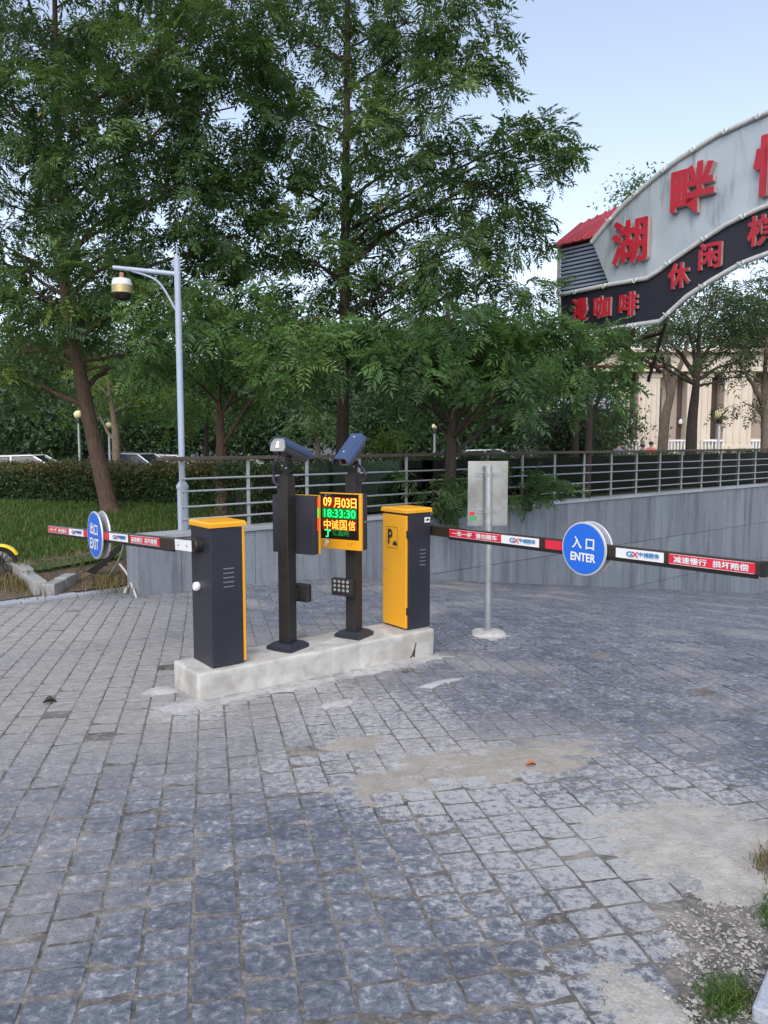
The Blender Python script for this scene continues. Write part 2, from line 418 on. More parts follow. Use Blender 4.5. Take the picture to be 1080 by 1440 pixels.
def concrete_mat():
    m, N, L, b = nt('island_concrete'); p = opos(N)
    n1 = noise(N, L, p, 5, 8, .62, .4); n2 = noise(N, L, p, 60, 5, .6); n3 = noise(N, L, p, 2.2, 5, .6)
    c = ramp(N, L, n1, [(.3, (.30, .29, .27)), (.5, (.45, .44, .415)), (.72, (.58, .57, .545))])
    c = mixc(N, L, mrange(N, L, n3, .52, .64, 0, .6), c, (.30, .28, .245))
    L.new(c, b.inputs['Base Color']); b.inputs['Roughness'].default_value = .9
    bump(N, L, b, math_(N, L, 'ADD', n1, math_(N, L, 'MULTIPLY', n2, .4)), .5, .008); return m
M['concrete'] = concrete_mat()
def sign_mat():
    m, N, L, b = nt('weathered_grey_sign'); p = opos(N)
    mp = N.new('ShaderNodeMapping'); mp.inputs['Scale'].default_value = (3, 3, .6); L.new(p, mp.inputs[0])
    s = noise(N, L, mp.outputs[0], 1.3, 6, .6, .5); n = noise(N, L, p, .9, 4)
    c = ramp(N, L, n, [(.3, (.31, .36, .405)), (.7, (.43, .48, .525))])
    c = mixc(N, L, mrange(N, L, s, .50, .72, 0, .75), c, (.17, .195, .22))
    L.new(c, b.inputs['Base Color']); b.inputs['Roughness'].default_value = .45; b.inputs['Metallic'].default_value = .2; return m
M['signgrey'] = sign_mat()
M['tube'] = plain('weathered_white_tube', (.52, .54, .54), .45, .2, .15, 9, .02, dirt=(.25, .24, .22))
M['redletter'] = plain('red_letter_face', (.36, .008, .024), .45, 0, .22, 3)
M['letteredge'] = plain('pale_letter_edge', (.42, .33, .32), .4)
M['truss'] = plain('rusty_dark_steel', (.035, .022, .020), .6, .2, .35, 8)
M['trussred'] = plain('red_steel', (.13, .03, .025), .6, .2, .3, 8)
def glass_mat():
    m, N, L, b = nt('tinted_glass'); N.remove(b)
    t = N.new('ShaderNodeBsdfTransparent'); t.inputs[0].default_value = (.62, .74, .72, 1)
    g = N.new('ShaderNodeBsdfGlossy'); g.inputs['Roughness'].default_value = .03; g.inputs[0].default_value = (.8, .9, .9, 1)
    fr = N.new('ShaderNodeFresnel'); fr.inputs[0].default_value = 1.5
    mx = N.new('ShaderNodeMixShader'); L.new(fr.outputs[0], mx.inputs[0]); L.new(t.outputs[0], mx.inputs[1]); L.new(g.outputs[0], mx.inputs[2])
    L.new(mx.outputs[0], N['Material Output'].inputs[0]); return m
M['glass'] = glass_mat()

# ================================================================== THE SETTING
rng = np.random.default_rng(7); random.seed(7)
WDIR = Vector((math.sin(R(49.4)), math.cos(R(49.4)), 0)); WN = Vector((-WDIR.y, WDIR.x, 0))   # along the wall, and back behind it
W0 = onz(196, 754, .66); W0.z = 0                                                              # left front corner of the wall
def uv(x, y): return (x - W0.x) * WDIR.x + (y - W0.y) * WDIR.y, (x - W0.x) * WN.x + (y - W0.y) * WN.y
def xy(u, v): return W0.x + u * WDIR.x + v * WN.x, W0.y + u * WDIR.y + v * WN.y
def wall_u(px, v=0.):
    t = (px - 540) / 1080.0 / _c                          # good enough: rays near the horizon
    ox, oy = xy(0, v); return (t * oy - ox) / (WDIR.x - t * WDIR.y)
U0 = 2.9
def zg(x, y):
    u, v = uv(x, y)
    q = (u - U0) / .55
    sp = .55 * (q if q > 30 else math.log1p(math.exp(q)))
    return .03 * (6 - max(min(y, 30), 0)) - .13 * min(sp, 22)
def far_z(x): return -.28 + .4 * min(1, max(0, (x - 1) / 7))
def zl(x, y):
    a = min(.62, max(-.02, .10 + .12 * (y - 10)))
    k = min(1, max(0, (y - 17 - .35 * max(0, x)) / 6)); k = k * k * (3 - 2 * k)
    return a * (1 - k) + far_z(x) * k
K0 = onz(57, 817, .12); K1 = onz(20, 787, .16); K2 = onz(100, 803, .12)
KD = (K1 - K0); KD.z = 0; KD.normalize()
def left_of_kerb(x, y): return KD.x * (y - K0.y) - KD.y * (x - K0.x) > .06

def grid_mesh(name, us, vs, zf, mat, keep=None):
    V = []; F = []; n = len(vs); P = {}
    for i, u in enumerate(us):
        for j, v in enumerate(vs):
            x, y = xy(u, v); V.append((x, y, zf(x, y)))
    for i in range(len(us) - 1):
        for j in range(n - 1):
            if keep is not None:
                x, y = xy((us[i] + us[i + 1]) / 2, (vs[j] + vs[j + 1]) / 2)
                if not keep(x, y): continue
            F.append((i * n + j, (i + 1) * n + j, (i + 1) * n + j + 1, i * n + j + 1))
    me = mesh_data(name, V, F, mat, smooth=True); me.flip_normals() if me.polygons and me.polygons[0].normal.z < 0 else None
    return me
# one big ground sheet behind and before the place, out to the horizon
far = mesh_data('ground', [(*xy(-2500, 16), -.32), (*xy(2500, 16), -.32), (*xy(2500, 3000), -.32), (*xy(-2500, 3000), -.32),
                           (*xy(-2500, -60), .0), (*xy(2500, -60), .0), (*xy(2500, -2000), .0), (*xy(-2500, -2000), .0)],
                [(0, 1, 2, 3), (4, 7, 6, 5)], M['asphalt'])
tag(link('ground', far), kind='structure')
pave = link('pavement', grid_mesh('pavement', list(np.arange(-26, -8, 3.)) + list(np.arange(-8, 26.1, .5)), list(np.arange(-62, -14, 6.)) + list(np.arange(-14, .76, .5)) + [.75], lambda x, y: zg(x, y) - .0036, M['bed']))
tag(pave, kind='structure')
lawn = link('lawn', grid_mesh('lawn', list(np.arange(-60, -14, 5.)) + list(np.arange(-14, 30.1, .4)) + [40, 60, 90], [.2, .45, .75] + list(np.arange(1.1, 18, .4)) + [20, 25, 35, 60],
            zl, M['lawnsoil'], keep=lambda x, y: (uv(x, y)[0] > .25 or uv(x, y)[1] > 1.7) and not left_of_kerb(x, y)))
tag(lawn, kind='structure')
def verge_z(x, y):
    u, v = uv(x, y); b = max(zg(x, y), -.06) + .012 + .01 * math.sin(x * 5) * math.sin(y * 4.1)
    if left_of_kerb(x, y): return b
    k = min(1, max(0, (v - .9) / 1.0)); k = k * k * (3 - 2 * k); return b * (1 - k) + (zl(x, y) + .005) * k
verge = link('verge', grid_mesh('verge', list(np.arange(-22, -3, .5)) + list(np.arange(-3, .61, .2)), [.62, .8] + list(np.arange(1., 2.6, .2)) + list(np.arange(3, 14, .5)),
             verge_z, M['earth'], keep=lambda x, y: (left_of_kerb(x, y) or uv(x, y)[1] < 2.2) and uv(x, y)[0] < .45))
tag(verge, kind='structure')

# ---- granite setts
CD = Vector((-math.sin(R(13)), math.cos(R(13)))); RD = Vector((CD.y, -CD.x))
IS_C = Vector(((-1.312 + .449) / 2, (5.278 + 6.615) / 2)) ; TH = R(37.5)
def sett_template(k):
    r = np.random.default_rng(100 + k); g = np.array([-.5, -.488, -.2, .2, .488, .5]); n = 6
    V = np.zeros((n, n, 3)); V[..., 0] = g[:, None]; V[..., 1] = g[None, :]
    h = r.normal(0, .0006, (n, n)); tilt = r.normal(0, .0028, 2)
    V[..., 2] = h + V[..., 0] * tilt[0] + V[..., 1] * tilt[1]
    V[[0, -1], :, 2] -= .005; V[:, [0, -1], 2] = V[:, [0, -1], 2].clip(-.008, 1) - .005
    V[..., :2] += r.normal(0, .006, (n, n, 2))
    for (i, j) in ((1, 1), (1, 4), (4, 1), (4, 4)):
        V[i, j, :2] *= .985; V[i, j, 2] -= .0015
    Q = [(i * n + j, (i + 1) * n + j, (i + 1) * n + j + 1, i * n + j + 1) for i in range(n - 1) for j in range(n - 1)]
    return V.reshape(-1, 3), np.array(Q)
SETT = [sett_template(k) for k in range(12)]
GRAVEL = [gpt(*p) for p in ((905, 1470), (975, 1395), (935, 1335), (930, 1300), (985, 1262), (1040, 1222), (1120, 1195), (1300, 1300), (1200, 1480))]
def inside(poly, x, y):
    c = False; j = len(poly) - 1
    for i in range(len(poly)):
        if (poly[i][1] > y) != (poly[j][1] > y) and x < (poly[j][0] - poly[i][0]) * (y - poly[i][1]) / (poly[j][1] - poly[i][1]) + poly[i][0]: c = not c
        j = i
    return c
setts = []; W = .168
for ci in range(-90, 140):
    s = -6 + random.random() * .2
    while s < 28:
        ln = .138 + random.uniform(-.014, .026); s2 = s + ln + random.uniform(.013, .023)
        x = RD.x * ci * W + CD.x * (s + ln / 2); y = RD.y * ci * W + CD.y * (s + ln / 2)
        s = s2
        if y < 1.2: continue
        z = zg(x, y); px, py, d = px_of(x, y, z)
        if not (-130 < px < 1210 and py < 1530): continue
        u, v = uv(x, y)
        if v > (-.06 if u > -.05 else .60) or u > 23: continue
        lx = (x - IS_C.x) * math.cos(TH) + (y - IS_C.y) * math.sin(TH); ly = -(x - IS_C.x) * math.sin(TH) + (y - IS_C.y) * math.cos(TH)
        if -1.05 < lx < 1.05 and 0 < ly < .42: continue
        if inside(GRAVEL, x, y): continue
        if random.random() < .004 and d > 4: continue
        setts.append((d, x, y, z, ln, W - random.uniform(.008, .015), random.randrange(12), random.uniform(-.02, .02), random.uniform(-.0008, .0008)))
setts.sort(); SA = math.atan2(CD.y, CD.x)
sett_me = [np_mesh('paving_stone', V, Q, M['stone'], smooth=False) for V, Q in SETT]
vis = [q for q in setts if -20 < px_of(q[1], q[2], q[3])[0] < 1100 and px_of(q[1], q[2], q[3])[1] < 1465]; near = set(id(q) for q in vis[:300])
for q in vis[:300]:
    o = link('paving_stone', sett_me[q[6]], pave); o.location = (q[1], q[2], q[3] + q[8]); o.rotation_euler = (0, 0, SA + q[7] * .5); o.scale = (q[4], q[5], 1)
VV = []; QQ = []; b = 0
for q in setts:
    if id(q) in near: continue
    V, Q = SETT[q[6]]; a = SA + q[7] * .5; c_, s_ = math.cos(a), math.sin(a)
    X = V[:, 0] * q[4]; Y = V[:, 1] * q[5]; P = np.empty_like(V); P[:, 0] = q[1] + X * c_ - Y * s_; P[:, 1] = q[2] + X * s_ + Y * c_
    gx = (zg(q[1] + .1, q[2]) - zg(q[1] - .1, q[2])) / .2; gy = (zg(q[1], q[2] + .1) - zg(q[1], q[2] - .1)) / .2
    P[:, 2] = V[:, 2] + q[3] + q[8] + (P[:, 0] - q[1]) * gx + (P[:, 1] - q[2]) * gy
    VV.append(P); QQ.append(Q + b); b += len(V)
sf = link('paving_stone_field', np_mesh('paving_stone_field', np.concatenate(VV), np.concatenate(QQ), M['stone']), pave); tag(sf, kind='stuff')

# ---- thin drifts of sand and spilt cement lying on the setts
def drift(name, px, py, rx, ry, amp, mat, seed, rot=0., label=None):
    cx, cy = gpt(px, py); n = 84; V = []; F = []; rr = random.Random(seed)
    ph = [(rr.uniform(4, 26), rr.uniform(0, 6.3), rr.uniform(0, 6.3), rr.uniform(.3, 1)) for _ in range(14)]
    for i in range(n):
        for j in range(n):
            a = (i / (n - 1) * 2 - 1) * 1.25; c = (j / (n - 1) * 2 - 1) * 1.25; r2 = a * a + c * c
            x = cx + a * rx * math.cos(rot) - c * ry * math.sin(rot); y = cy + a * rx * math.sin(rot) + c * ry * math.cos(rot)
            w = sum(k * math.sin(f * (x * math.cos(t) + y * math.sin(t)) + p) for f, t, p, k in ph) / 4.2
            V.append((x, y, zg(x, y) + amp * (1 - r2) + amp * .55 * w + rr.gauss(0, .0011) - .0025))
    for i in range(n - 1):
        for j in range(n - 1): F.append((i * n + j, (i + 1) * n + j, (i + 1) * n + j + 1, i * n + j + 1))
    return tag(link(name, mesh_data(name, V, F, mat, smooth=True)), label, kind='stuff')
drift('sand_drift', 1010, 1200, .42, .34, .014, M['sand'], 3, .5)
drift('sand_drift', 665, 1075, .55, .27, .0085, M['tansand'], 4, .1)
drift('sand_drift', 790, 1048, .34, .17, .005, M['tansand'], 14, .1)
drift('sand_drift', 545, 1105, .28, .18, .0045, M['tansand'], 15, .4)
drift('sand_drift', 935, 1155, .36, .16, .006, M['sand'], 16, .2)
drift('sand_drift', 502, 1046, .19, .14, .006, M['tansand'], 5, .2)
drift('sand_drift', 900, 1420, .12, .25, .007, M['sand'], 9, .2)
for i, (a, c, rx, ry) in enumerate([(262, 993, .2, .12), (345, 978, .25, .10), (430, 962, .3, .10), (520, 942, .34, .11), (590, 925, .3, .13), (228, 972, .12, .10), (470, 990, .2, .07), (620, 960, .2, .06), (700, 892, .24, .12)]):
    drift('cement_spill', a, c, rx, ry, .0062, M['cementspill'], 20 + i, R(37))
# gravel corner
gr = []
for i in range(3600):
    px = random.uniform(905, 1130); py = random.uniform(1215, 1500); x, y = gpt(px, py)
    if inside(GRAVEL, x, y) or random.random() < .05: gr.append((x, y, random.choice([.002, .0025, .003, .0035, .004, .006, .009]) * random.uniform(.7, 1.2)))
ICO_V = np.array([(1, 0, 0), (-1, 0, 0), (0, 1, 0), (0, -1, 0), (0, 0, 1), (0, 0, -1)], float)
ICO_F = np.array([(0, 2, 4), (2, 1, 4), (1, 3, 4), (3, 0, 4), (2, 0, 5), (1, 2, 5), (3, 1, 5), (0, 3, 5)])
def stones(name, lst, mat, zf, seed, parent=None):
    r = np.random.default_rng(seed); VV = []; FF = []
    for i, (x, y, s) in enumerate(lst):
        P = ICO_V * (1 + r.normal(0, .22, (6, 3))) * s * np.array([1.25, 1, .7]) ; P[:, :2] += r.normal(0, .25, (6, 2)) * s
        a = r.uniform(0, 6.3); c_, s_ = math.cos(a), math.sin(a); P = P @ np.array([[c_, s_, 0], [-s_, c_, 0], [0, 0, 1]])
        VV.append(P + np.array([x, y, zf(x, y) + s * .3])); FF.append(ICO_F + 6 * i)
    return tag(link(name, np_mesh(name, np.concatenate(VV), np.concatenate(FF), mat), parent), kind='stuff')
M['pebble'] = plain('pebble_stone', (.30, .285, .27), .85, 0, .5, 14)
soil = MB(); soil.add([(x, y, zg(x, y) - .004) for x, y in GRAVEL], [tuple(range(len(GRAVEL)))])
tag(soil.build('gravel_soil', M['gravelsoil']), kind='structure')
stones('gravel', gr, M['pebble'], lambda x, y: zg(x, y) - .002, 5)
stones('loose_grit', [(*gpt(random.gauss(850, 120), random.gauss(1280, 100)), random.uniform(.002, .005)) for _ in range(160)] + [(*gpt(random.uniform(230, 640), random.uniform(905, 1010)), random.uniform(.003, .009)) for _ in range(140)], M['pebble'], zg, 8)

# ---- grass
def blades(name, pts, mat, seed, hmin, hmax, w, lean=.5, parent=None):
    """pts (n,3); each blade two tapering segments"""
    r = np.random.default_rng(seed); n = len(pts); P = np.asarray(pts, float); h = r.uniform(hmin, hmax, n); a = r.uniform(0, 2 * math.pi, n); l = r.uniform(0, lean, n) * h
    dx, dy = np.cos(a), np.sin(a); sx, sy = -dy * w / 2, dx * w / 2; V = np.zeros((n, 5, 3))
    V[:, 0] = P + np.c_[sx, sy, np.zeros(n)]; V[:, 1] = P - np.c_[sx, sy, np.zeros(n)]
    mid = P + np.c_[dx * l * .35, dy * l * .35, h * .6]; V[:, 2] = mid - np.c_[sx, sy, np.zeros(n)] * .7; V[:, 3] = mid + np.c_[sx, sy, np.zeros(n)] * .7
    V[:, 4] = P + np.c_[dx * l, dy * l, h]
    i = np.arange(n)[:, None] * 5; T = np.concatenate([i + np.array([[0, 1, 2]]), i + np.array([[0, 2, 3]]), i + np.array([[3, 2, 4]])])
    return tag(link(name, np_mesh(name, V.reshape(-1, 3), T, mat, np.repeat(r.uniform(0, 1, n) ** 1.2, 5)), parent), kind='stuff')
pts = []
while len(pts) < 52000:
    x = random.uniform(-10.5, 1.5); y = random.uniform(9.3, 17)
    u, v = uv(x, y)
    if left_of_kerb(x, y) or v < (.25 if u > .3 else 1.25): continue
    px, py, d = px_of(x, y, zl(x, y))
    if px < -60 or px > 480: continue
    if d > 14.5 and random.random() < .5: continue
    if u > -2.2 and u < .6 and v < 2.0 and random.random() < .8: continue
    pts.append((x, y, zl(x, y) - .01))
blades('grass', pts, M['grass'], 11, .035, .115, .012, 1.0)
pts = []
for i in range(1800):
    px = random.gauss(40, 22); py = random.gauss(818, 8); q = onz(px, py, -.03); pts.append((q.x, q.y, max(zg(q.x, q.y), -.06) + .01))
for i in range(500):
    px = random.gauss(150, 18); py = random.gauss(822, 7); q = onz(px, py, -.05); pts.append((q.x, q.y, max(zg(q.x, q.y), -.06) + .01))
blades('dry_grass', pts, M['drygrass'], 12, .04, .16, .010, 1.0)
pts = []
for i in range(900):
    px = random.gauss(1024, 19); py = random.gauss(1408, 14); x, y = gpt(px, py); pts.append((x, y, zg(x, y) - .005))
for i in range(260):
    px = random.gauss(1085, 9); py = random.gauss(1285, 14); x, y = gpt(px, py); pts.append((x, y, zg(x, y) - .005))
blades('grass_tuft', pts, M['grass'], 13, .010, .036, .005, 2.6)
pts = [(*gpt(random.gauss(1078, 12), random.gauss(1218, 10)), 0) for i in range(220)]
blades('dry_grass_tuft', [(x, y, zg(x, y)) for x, y, _ in pts], M['drygrass'], 14, .02, .07, .004, 1.2)

# litter of dead leaves on the bare soil by the wall end
V = []; rr = random.Random(5)
for i in range(420):
    q = onz(rr.gauss(140, 34), rr.gauss(808, 12), .02); l = rr.uniform(.025, .06); a = rr.uniform(0, 6.3); z = (verge_z(q.x, q.y) if uv(q.x, q.y)[1] < 2 else zl(q.x, q.y)) + .012
    if uv(q.x, q.y)[1] < .7: continue
    for k, (c_, w_) in enumerate(((-.5, 0), (0, -.28), (.5, 0), (0, .28))): V.append((q.x + l * (c_ * math.cos(a) - w_ * math.sin(a)), q.y + l * (c_ * math.sin(a) + w_ * math.cos(a)), z + rr.uniform(0, .015)))
tag(link('leaf_litter', np_mesh('leaf_litter', np.array(V), np.arange(len(V)).reshape(-1, 4), M['drylitter'], np.repeat(np.random.default_rng(3).random(len(V) // 4), 4))), kind='stuff')
# ---- retaining wall
wall = thing('retaining_wall', 'grey granite panelled retaining wall dropping along the ramp under the railing', 'wall', (W0.x, W0.y, 0), math.atan2(WDIR.y, WDIR.x))
UEND = 24.0; PW = .555; rows = [(.60, -.40), (-.405, -1.40), (-1.405, -2.40), (-2.405, -3.6)]
core = MB(); core.box((UEND / 2 + .02, .20, -1.5), (UEND, .30, 4.18)); core.build('wall_core', M['bed'], wall)
k = 0; u = .0
while u < UEND - .1:
    w = PW
    for (zt, zb) in rows:
        x, y = xy(u + w / 2, 0)
        if zg(x, y) > zt + .02: continue
        zb2 = max(zb, zg(*xy(u + w, 0)) - .12)
        m_ = MB(); m_.box((u + w / 2, .025 + random.uniform(-.002, .002), (zt + zb2) / 2), (w - .007, .05, zt - zb2 - .004), bev=.003); m_.build('panel', M['granite'], wall)
    u += w
m_ = MB(); m_.box((-.012, .19, .2), (.03, .34, .86)); m_.build('end_panel', M['granite'], wall)
u = -.03
while u < UEND:
    m_ = MB(); m_.box((u + .6, .15, .632), (1.194, .36, .056), bev=.006); m_.build('coping_stone', M['granitecap'], wall); u += 1.2
# ---- railing
rail = thing('railing', 'pale metal railing with dark wooden handrail and tinted glass along the wall top', 'railing', (W0.x, W0.y, .66), math.atan2(WDIR.y, WDIR.x))
uh0 = wall_u(224, .15); up0 = wall_u(257, .15); n_post = 23; SP = (wall_u(926, .15) - up0) / 12.0
uend = up0 + SP * (n_post - 1)
m_ = MB(); m_.box(((uh0 + uend) / 2 + .2, .15, .955), (uend - uh0 + .4, .13, .05), bev=.008); m_.build('handrail', M['wood'], rail)
for i in range(n_post):
    m_ = MB(); m_.box((up0 + SP * i, .15, .465), (.045, .028, .93), bev=.004); m_.box((up0 + SP * i, .15, .006), (.10, .07, .012)); m_.build('post', M['railpaint'], rail)
for z in (.69, .525, .32, .155):
    m_ = MB(); m_.tube([(up0 - .02, .128, z), (uend, .128, z)], .0135, 8); m_.build('rail', M['railpaint'], rail, smooth=True)
for i in range(2, n_post - 1):
    m_ = MB(); m_.box((up0 + SP * (i + .5), .185, .46), (SP - .03, .008, .80)); m_.build('glass_pane', M['glass'], rail)

# ---- kerbs
def kerb_run(root, pts, w, h, ln, mat, top):
    for a, b in zip(pts, pts[1:]):
        a = Vector((a[0], a[1], 0)); b = Vector((b[0], b[1], 0)); d = (b - a); n = max(1, round(d.length / ln)); st = d.length / n; d.normalize()
        Mx = Matrix.Rotation(math.atan2(d.y, d.x), 3, 'Z')
        for i in range(n):
            c = a + d * (st * (i + .5)); m_ = MB(); m_.box((c.x - root.location.x, c.y - root.location.y, top(c.x, c.y) - h / 2 + random.uniform(-.006, .006)), (st - .012, w, h), Mx, .012); m_.build('kerb_stone', mat, root)
rk = thing('raised_kerb', 'raised pale kerb turning a corner in front of the lawn beside the yellow bike', 'kerb', (K0.x, K0.y, 0))
kb = K0 + KD * 6.5
kerb_run(rk, [(K0.x, K0.y), (kb.x, kb.y)], .16, .34, .8, M['kerb'], lambda x, y: .10 + .10 * max(0, (y - K0.y)) * .6)
kerb_run(rk, [(K0.x + .10, K0.y - .03), (K2.x, K2.y)], .16, .32, .5, M['kerb'], lambda x, y: .09)
S0 = onz(-60, 858, -.07); S1 = onz(176, 826, -.10)
ek = thing('granite_edging', 'flush row of blue grey edging stones between the setts and the soil', 'kerb', (S1.x, S1.y, 0))
kerb_run(ek, [(S0.x, S0.y), (S1.x, S1.y)], .17, .2, .75, M['kerbblue'], lambda x, y: zg(x, y) + .035)
q = gpt(1078, 1432); ck = thing('kerb_block', 'smooth blue grey granite block at the bottom right corner', 'kerb', (q[0], q[1], 0), R(52))
m_ = MB(); m_.box((.36, -.04, zg(*q) - .035), (.8, .15, .16), bev=.01); m_.build('kerb_stone', M['kerbblue'], ck)

# ================================================================== THE GATE
isl = thing('concrete_island', 'long pale concrete island carrying the two barrier gates', 'plinth', (IS_C.x, IS_C.y, -.06), TH)
m_ = MB(); bm = bmesh.new(); bmesh.ops.create_grid(bm, x_segments=1, y_segments=1, size=.5); bm.free()
def rough_block(cx, cy, sx, sy, z0, z1, n=(44, 9, 6), amp=.004, seed=1, bevel=.018):
    bm = bmesh.new(); bmesh.ops.create_cube(bm, size=1)
    for v in bm.verts: v.co = Vector((v.co.x * sx + cx, v.co.y * sy + cy, (z0 + z1) / 2 + v.co.z * (z1 - z0)))
    bmesh.ops.bevel(bm, geom=bm.edges[:], offset=bevel, segments=3, profile=.5, affect='EDGES')
    for ax, k in ((0, n[0]), (1, n[1]), (2, n[2])):
        lo = (cx - sx / 2, cy - sy / 2, z0)[ax]; ln = (sx, sy, z1 - z0)[ax]
        for i in range(1, k):
            co = [0, 0, 0]; no = [0, 0, 0]; co[ax] = lo + ln * i / k; no[ax] = 1
            bmesh.ops.bisect_plane(bm, geom=bm.verts[:] + bm.edges[:] + bm.faces[:], plane_co=co, plane_no=no)
    from mathutils import noise as mn
    for v in bm.verts:
        p = v.co * 6 + Vector((seed, 0, 0)); v.co += Vector((mn.noise(p), mn.noise(p + Vector((9, 0, 0))), mn.noise(p + Vector((0, 9, 0))))) * amp * 1.5
        p = v.co * 30; v.co += Vector((mn.noise(p), mn.noise(p + Vector((9, 0, 0))), .4 * mn.noise(p + Vector((0, 9, 0))))) * amp * .5
    me = bpy.data.meshes.new('block'); bm.to_mesh(me); bm.free(); me.materials.append(M['concrete']); me.polygons.foreach_set('use_smooth', [True] * len(me.polygons)); return me
link('slab', rough_block(0, .225, 2.21, .45, 0, .268), isl)
m_ = MB(); yy = -.003
m_.prism([(0, 0), (.012, .004), (.016, .07), (.03, .12), (.024, .125), (.008, .075), (-.02, .02), (-.045, .004), (-.03, 0), (-.008, .018)], (.86, yy - .003, .055), (1, 0, 0), (0, 0, 1), .003); m_.build('crack', M['twigbrown'], isl)

AX = Vector((math.cos(TH), math.sin(TH), 0)); BX = Vector((math.sin(TH), -math.cos(TH), 0))   # island axis; across it towards the viewer's right
ZI = .207
def arm_t(C, side, px):
    """distance along an arm that starts at local (side,0) of a cabinet centred at C, where it crosses photo column px"""
    s = Vector((C[0], C[1], 0)) + AX * side; t = (px - 540) / 1080.0 * 1.008
    return s, t
def gate(label, C, is_exit):
    root = thing('barrier_gate', label, 'barrier gate', (C[0], C[1], ZI), TH, 'barrier gates on the island')
    sg = 1 if is_exit else -1                       # door on +x for the exit gate, on -x for the other
    m_ = MB(); m_.box((0, 0, .512), (.25, .336, 1.02), bev=.006); m_.build('cabinet', M['dark'], root)
    m_ = MB(); hx, hy = .148, .176
    prof = [(-hx, -hy), (hx, -hy), (hx, hy), (-hx, hy)]
    V = [(x + .012 * sg, y, 1.0225) for x, y in prof] + [(x + .012 * sg, y, 1.048) for x, y in prof] + [(x * .93 + .012 * sg, y * .93, 1.062) for x, y in prof]
    m_.add(V, [(3, 2, 1, 0)] + [(i, (i + 1) % 4, 4 + (i + 1) % 4, 4 + i) for i in range(4)] + [(4 + i, 4 + (i + 1) % 4, 8 + (i + 1) % 4, 8 + i) for i in range(4)] + [(8, 9, 10, 11)])
    m_.build('lid', M['yellow'], root)
    door = MB().box((sg * .139, 0, .51), (.024, .326, .985), bev=.006).build('door', M['yellow'], root)
    for z in (.17, .84):
        MB().box((sg * .135, .168 if is_exit else -.168, z), (.022, .014, .065), bev=.002).build('hinge', M['black'], door)
    MB().lathe([(.010, 0), (.010, .006), (.006, .010)], (sg * .151, .135, .52), (sg, 0, 0), 12).build('lock', M['steel'], door)
    fx = sg * .1525
    if not is_exit:
        # parking pictogram
        o = Vector((fx, .03, .80)); ex = Vector((0, -1, 0)); ez = Vector((0, 0, 1)); w, h, r, t = .082, .094, .016, .0035
        def rr(w, h, r):
            P = []
            for cx, cy, a0 in ((w - r, h - r, 0), (-w + r, h - r, 90), (-w + r, -h + r, 180), (w - r, -h + r, 270)):
                for k in range(5): a = R(a0 + 22.5 * k); P.append((cx + r * math.cos(a), cy + r * math.sin(a)))
            return P
        A_, B_ = rr(w, h, r), rr(w - t, h - t, r - t); n = len(A_); f_ = MB()
        f_.add([o + ex * p[0] + ez * p[1] for p in A_ + B_], [(i, (i + 1) % n, n + (i + 1) % n, n + i) for i in range(n)]); f_.build('pictogram_frame', M['black'], door, fix=False)
        text('letter', 'P', o + ex * -.022 + ez * .006, ex, ez, .058, .13, M['black'], door, .03)
        cpoly = [(-.030, -.016), (.030, -.016), (.030, .006), (.022, .008), (.016, .022), (-.016, .022), (-.022, .008), (-.030, .006)]
        cm = MB(); cm.add([o + ex * (.044 + p[0]) + ez * (-.052 + p[1]) for p in cpoly], [tuple(range(8))])
        cm.build('car_pictogram', M['black'], door, fix=False)
    for i in range(5):
        z = .725 - i * .033 if is_exit else .70 - i * .033
        MB().add([(-.03 + (0 if is_exit else .03), -.169, z), (.055 + (0 if is_exit else .01), -.169, z), (.055 + (0 if is_exit else .01), -.1765, z - .006), (-.03 + (0 if is_exit else .03), -.1765, z - .006), (-.03 + (0 if is_exit else .03), -.169, z - .013), (.055 + (0 if is_exit else .01), -.169, z - .013)],
                 [(0, 1, 2, 3), (3, 2, 5, 4), (0, 3, 4), (1, 5, 2)]).build('louvre', M['dark'] if False else M['louvre'], root)
    if is_exit:
        MB().lathe([(.030, 0), (.034, .006), (.034, .028), (.026, .038)], (-.125, .045, .575), (-1, 0, 0), 16).build('manual_release_knob', M['white'], root, smooth=True)
    else:
        MB().box((.085, -.1695, .955), (.062, .003, .045)).build('sticker', M['white'], root)
        text('lettering', '1.♥?', (.085, -.1715, .955), (1, 0, 0), (0, 0, 1), .042, .024, M['black'], root, .03)
    # ---- arm
    side = -.185 if is_exit else .185
    P0 = Vector((C[0], C[1], 0)) + AX * side; D = -BX if is_exit else BX
    def tt(px):
        k = (px - 540) / 1080.0 * 1.003; return (P0.x - k * P0.y) / (k * D.y - D.x)
    ly = 1 if is_exit else -1                        # local direction of the arm is (0, ly)
    t_end = tt(69 if is_exit else 1075)
    za = .885 if is_exit else .850; zb = za + (-.235 if is_exit else .045)
    sl = (zb - za) / t_end; dirv = Vector((0, ly, sl)).normalized(); up = Vector((0, 0, 1)) - dirv * dirv.z; up.normalize()
    pt = lambda t, dx=0, dz=0: Vector((side + dx, 0, za)) + Vector((0, ly, sl)) * t + up * dz
    arm = MB(); sec = [(-.022, -.036), (-.022, .036), (-.014, .044), (.014, .044), (.022, .036), (.022, -.036), (.014, -.044), (-.014, -.044)]
    def extr(mb, sec, t0, t1):
        V = [pt(t0, a, b) for a, b in sec] + [pt(t1, a, b) for a, b in sec]; n = len(sec)
        mb.add(V, [(i, (i + 1) % n, n + (i + 1) % n, n + i) for i in range(n)] + [tuple(range(n)), tuple(reversed(range(n, 2 * n)))])
    extr(arm, sec, -.03, t_end); ARM = arm.build('boom_arm', M['armblack'], root)
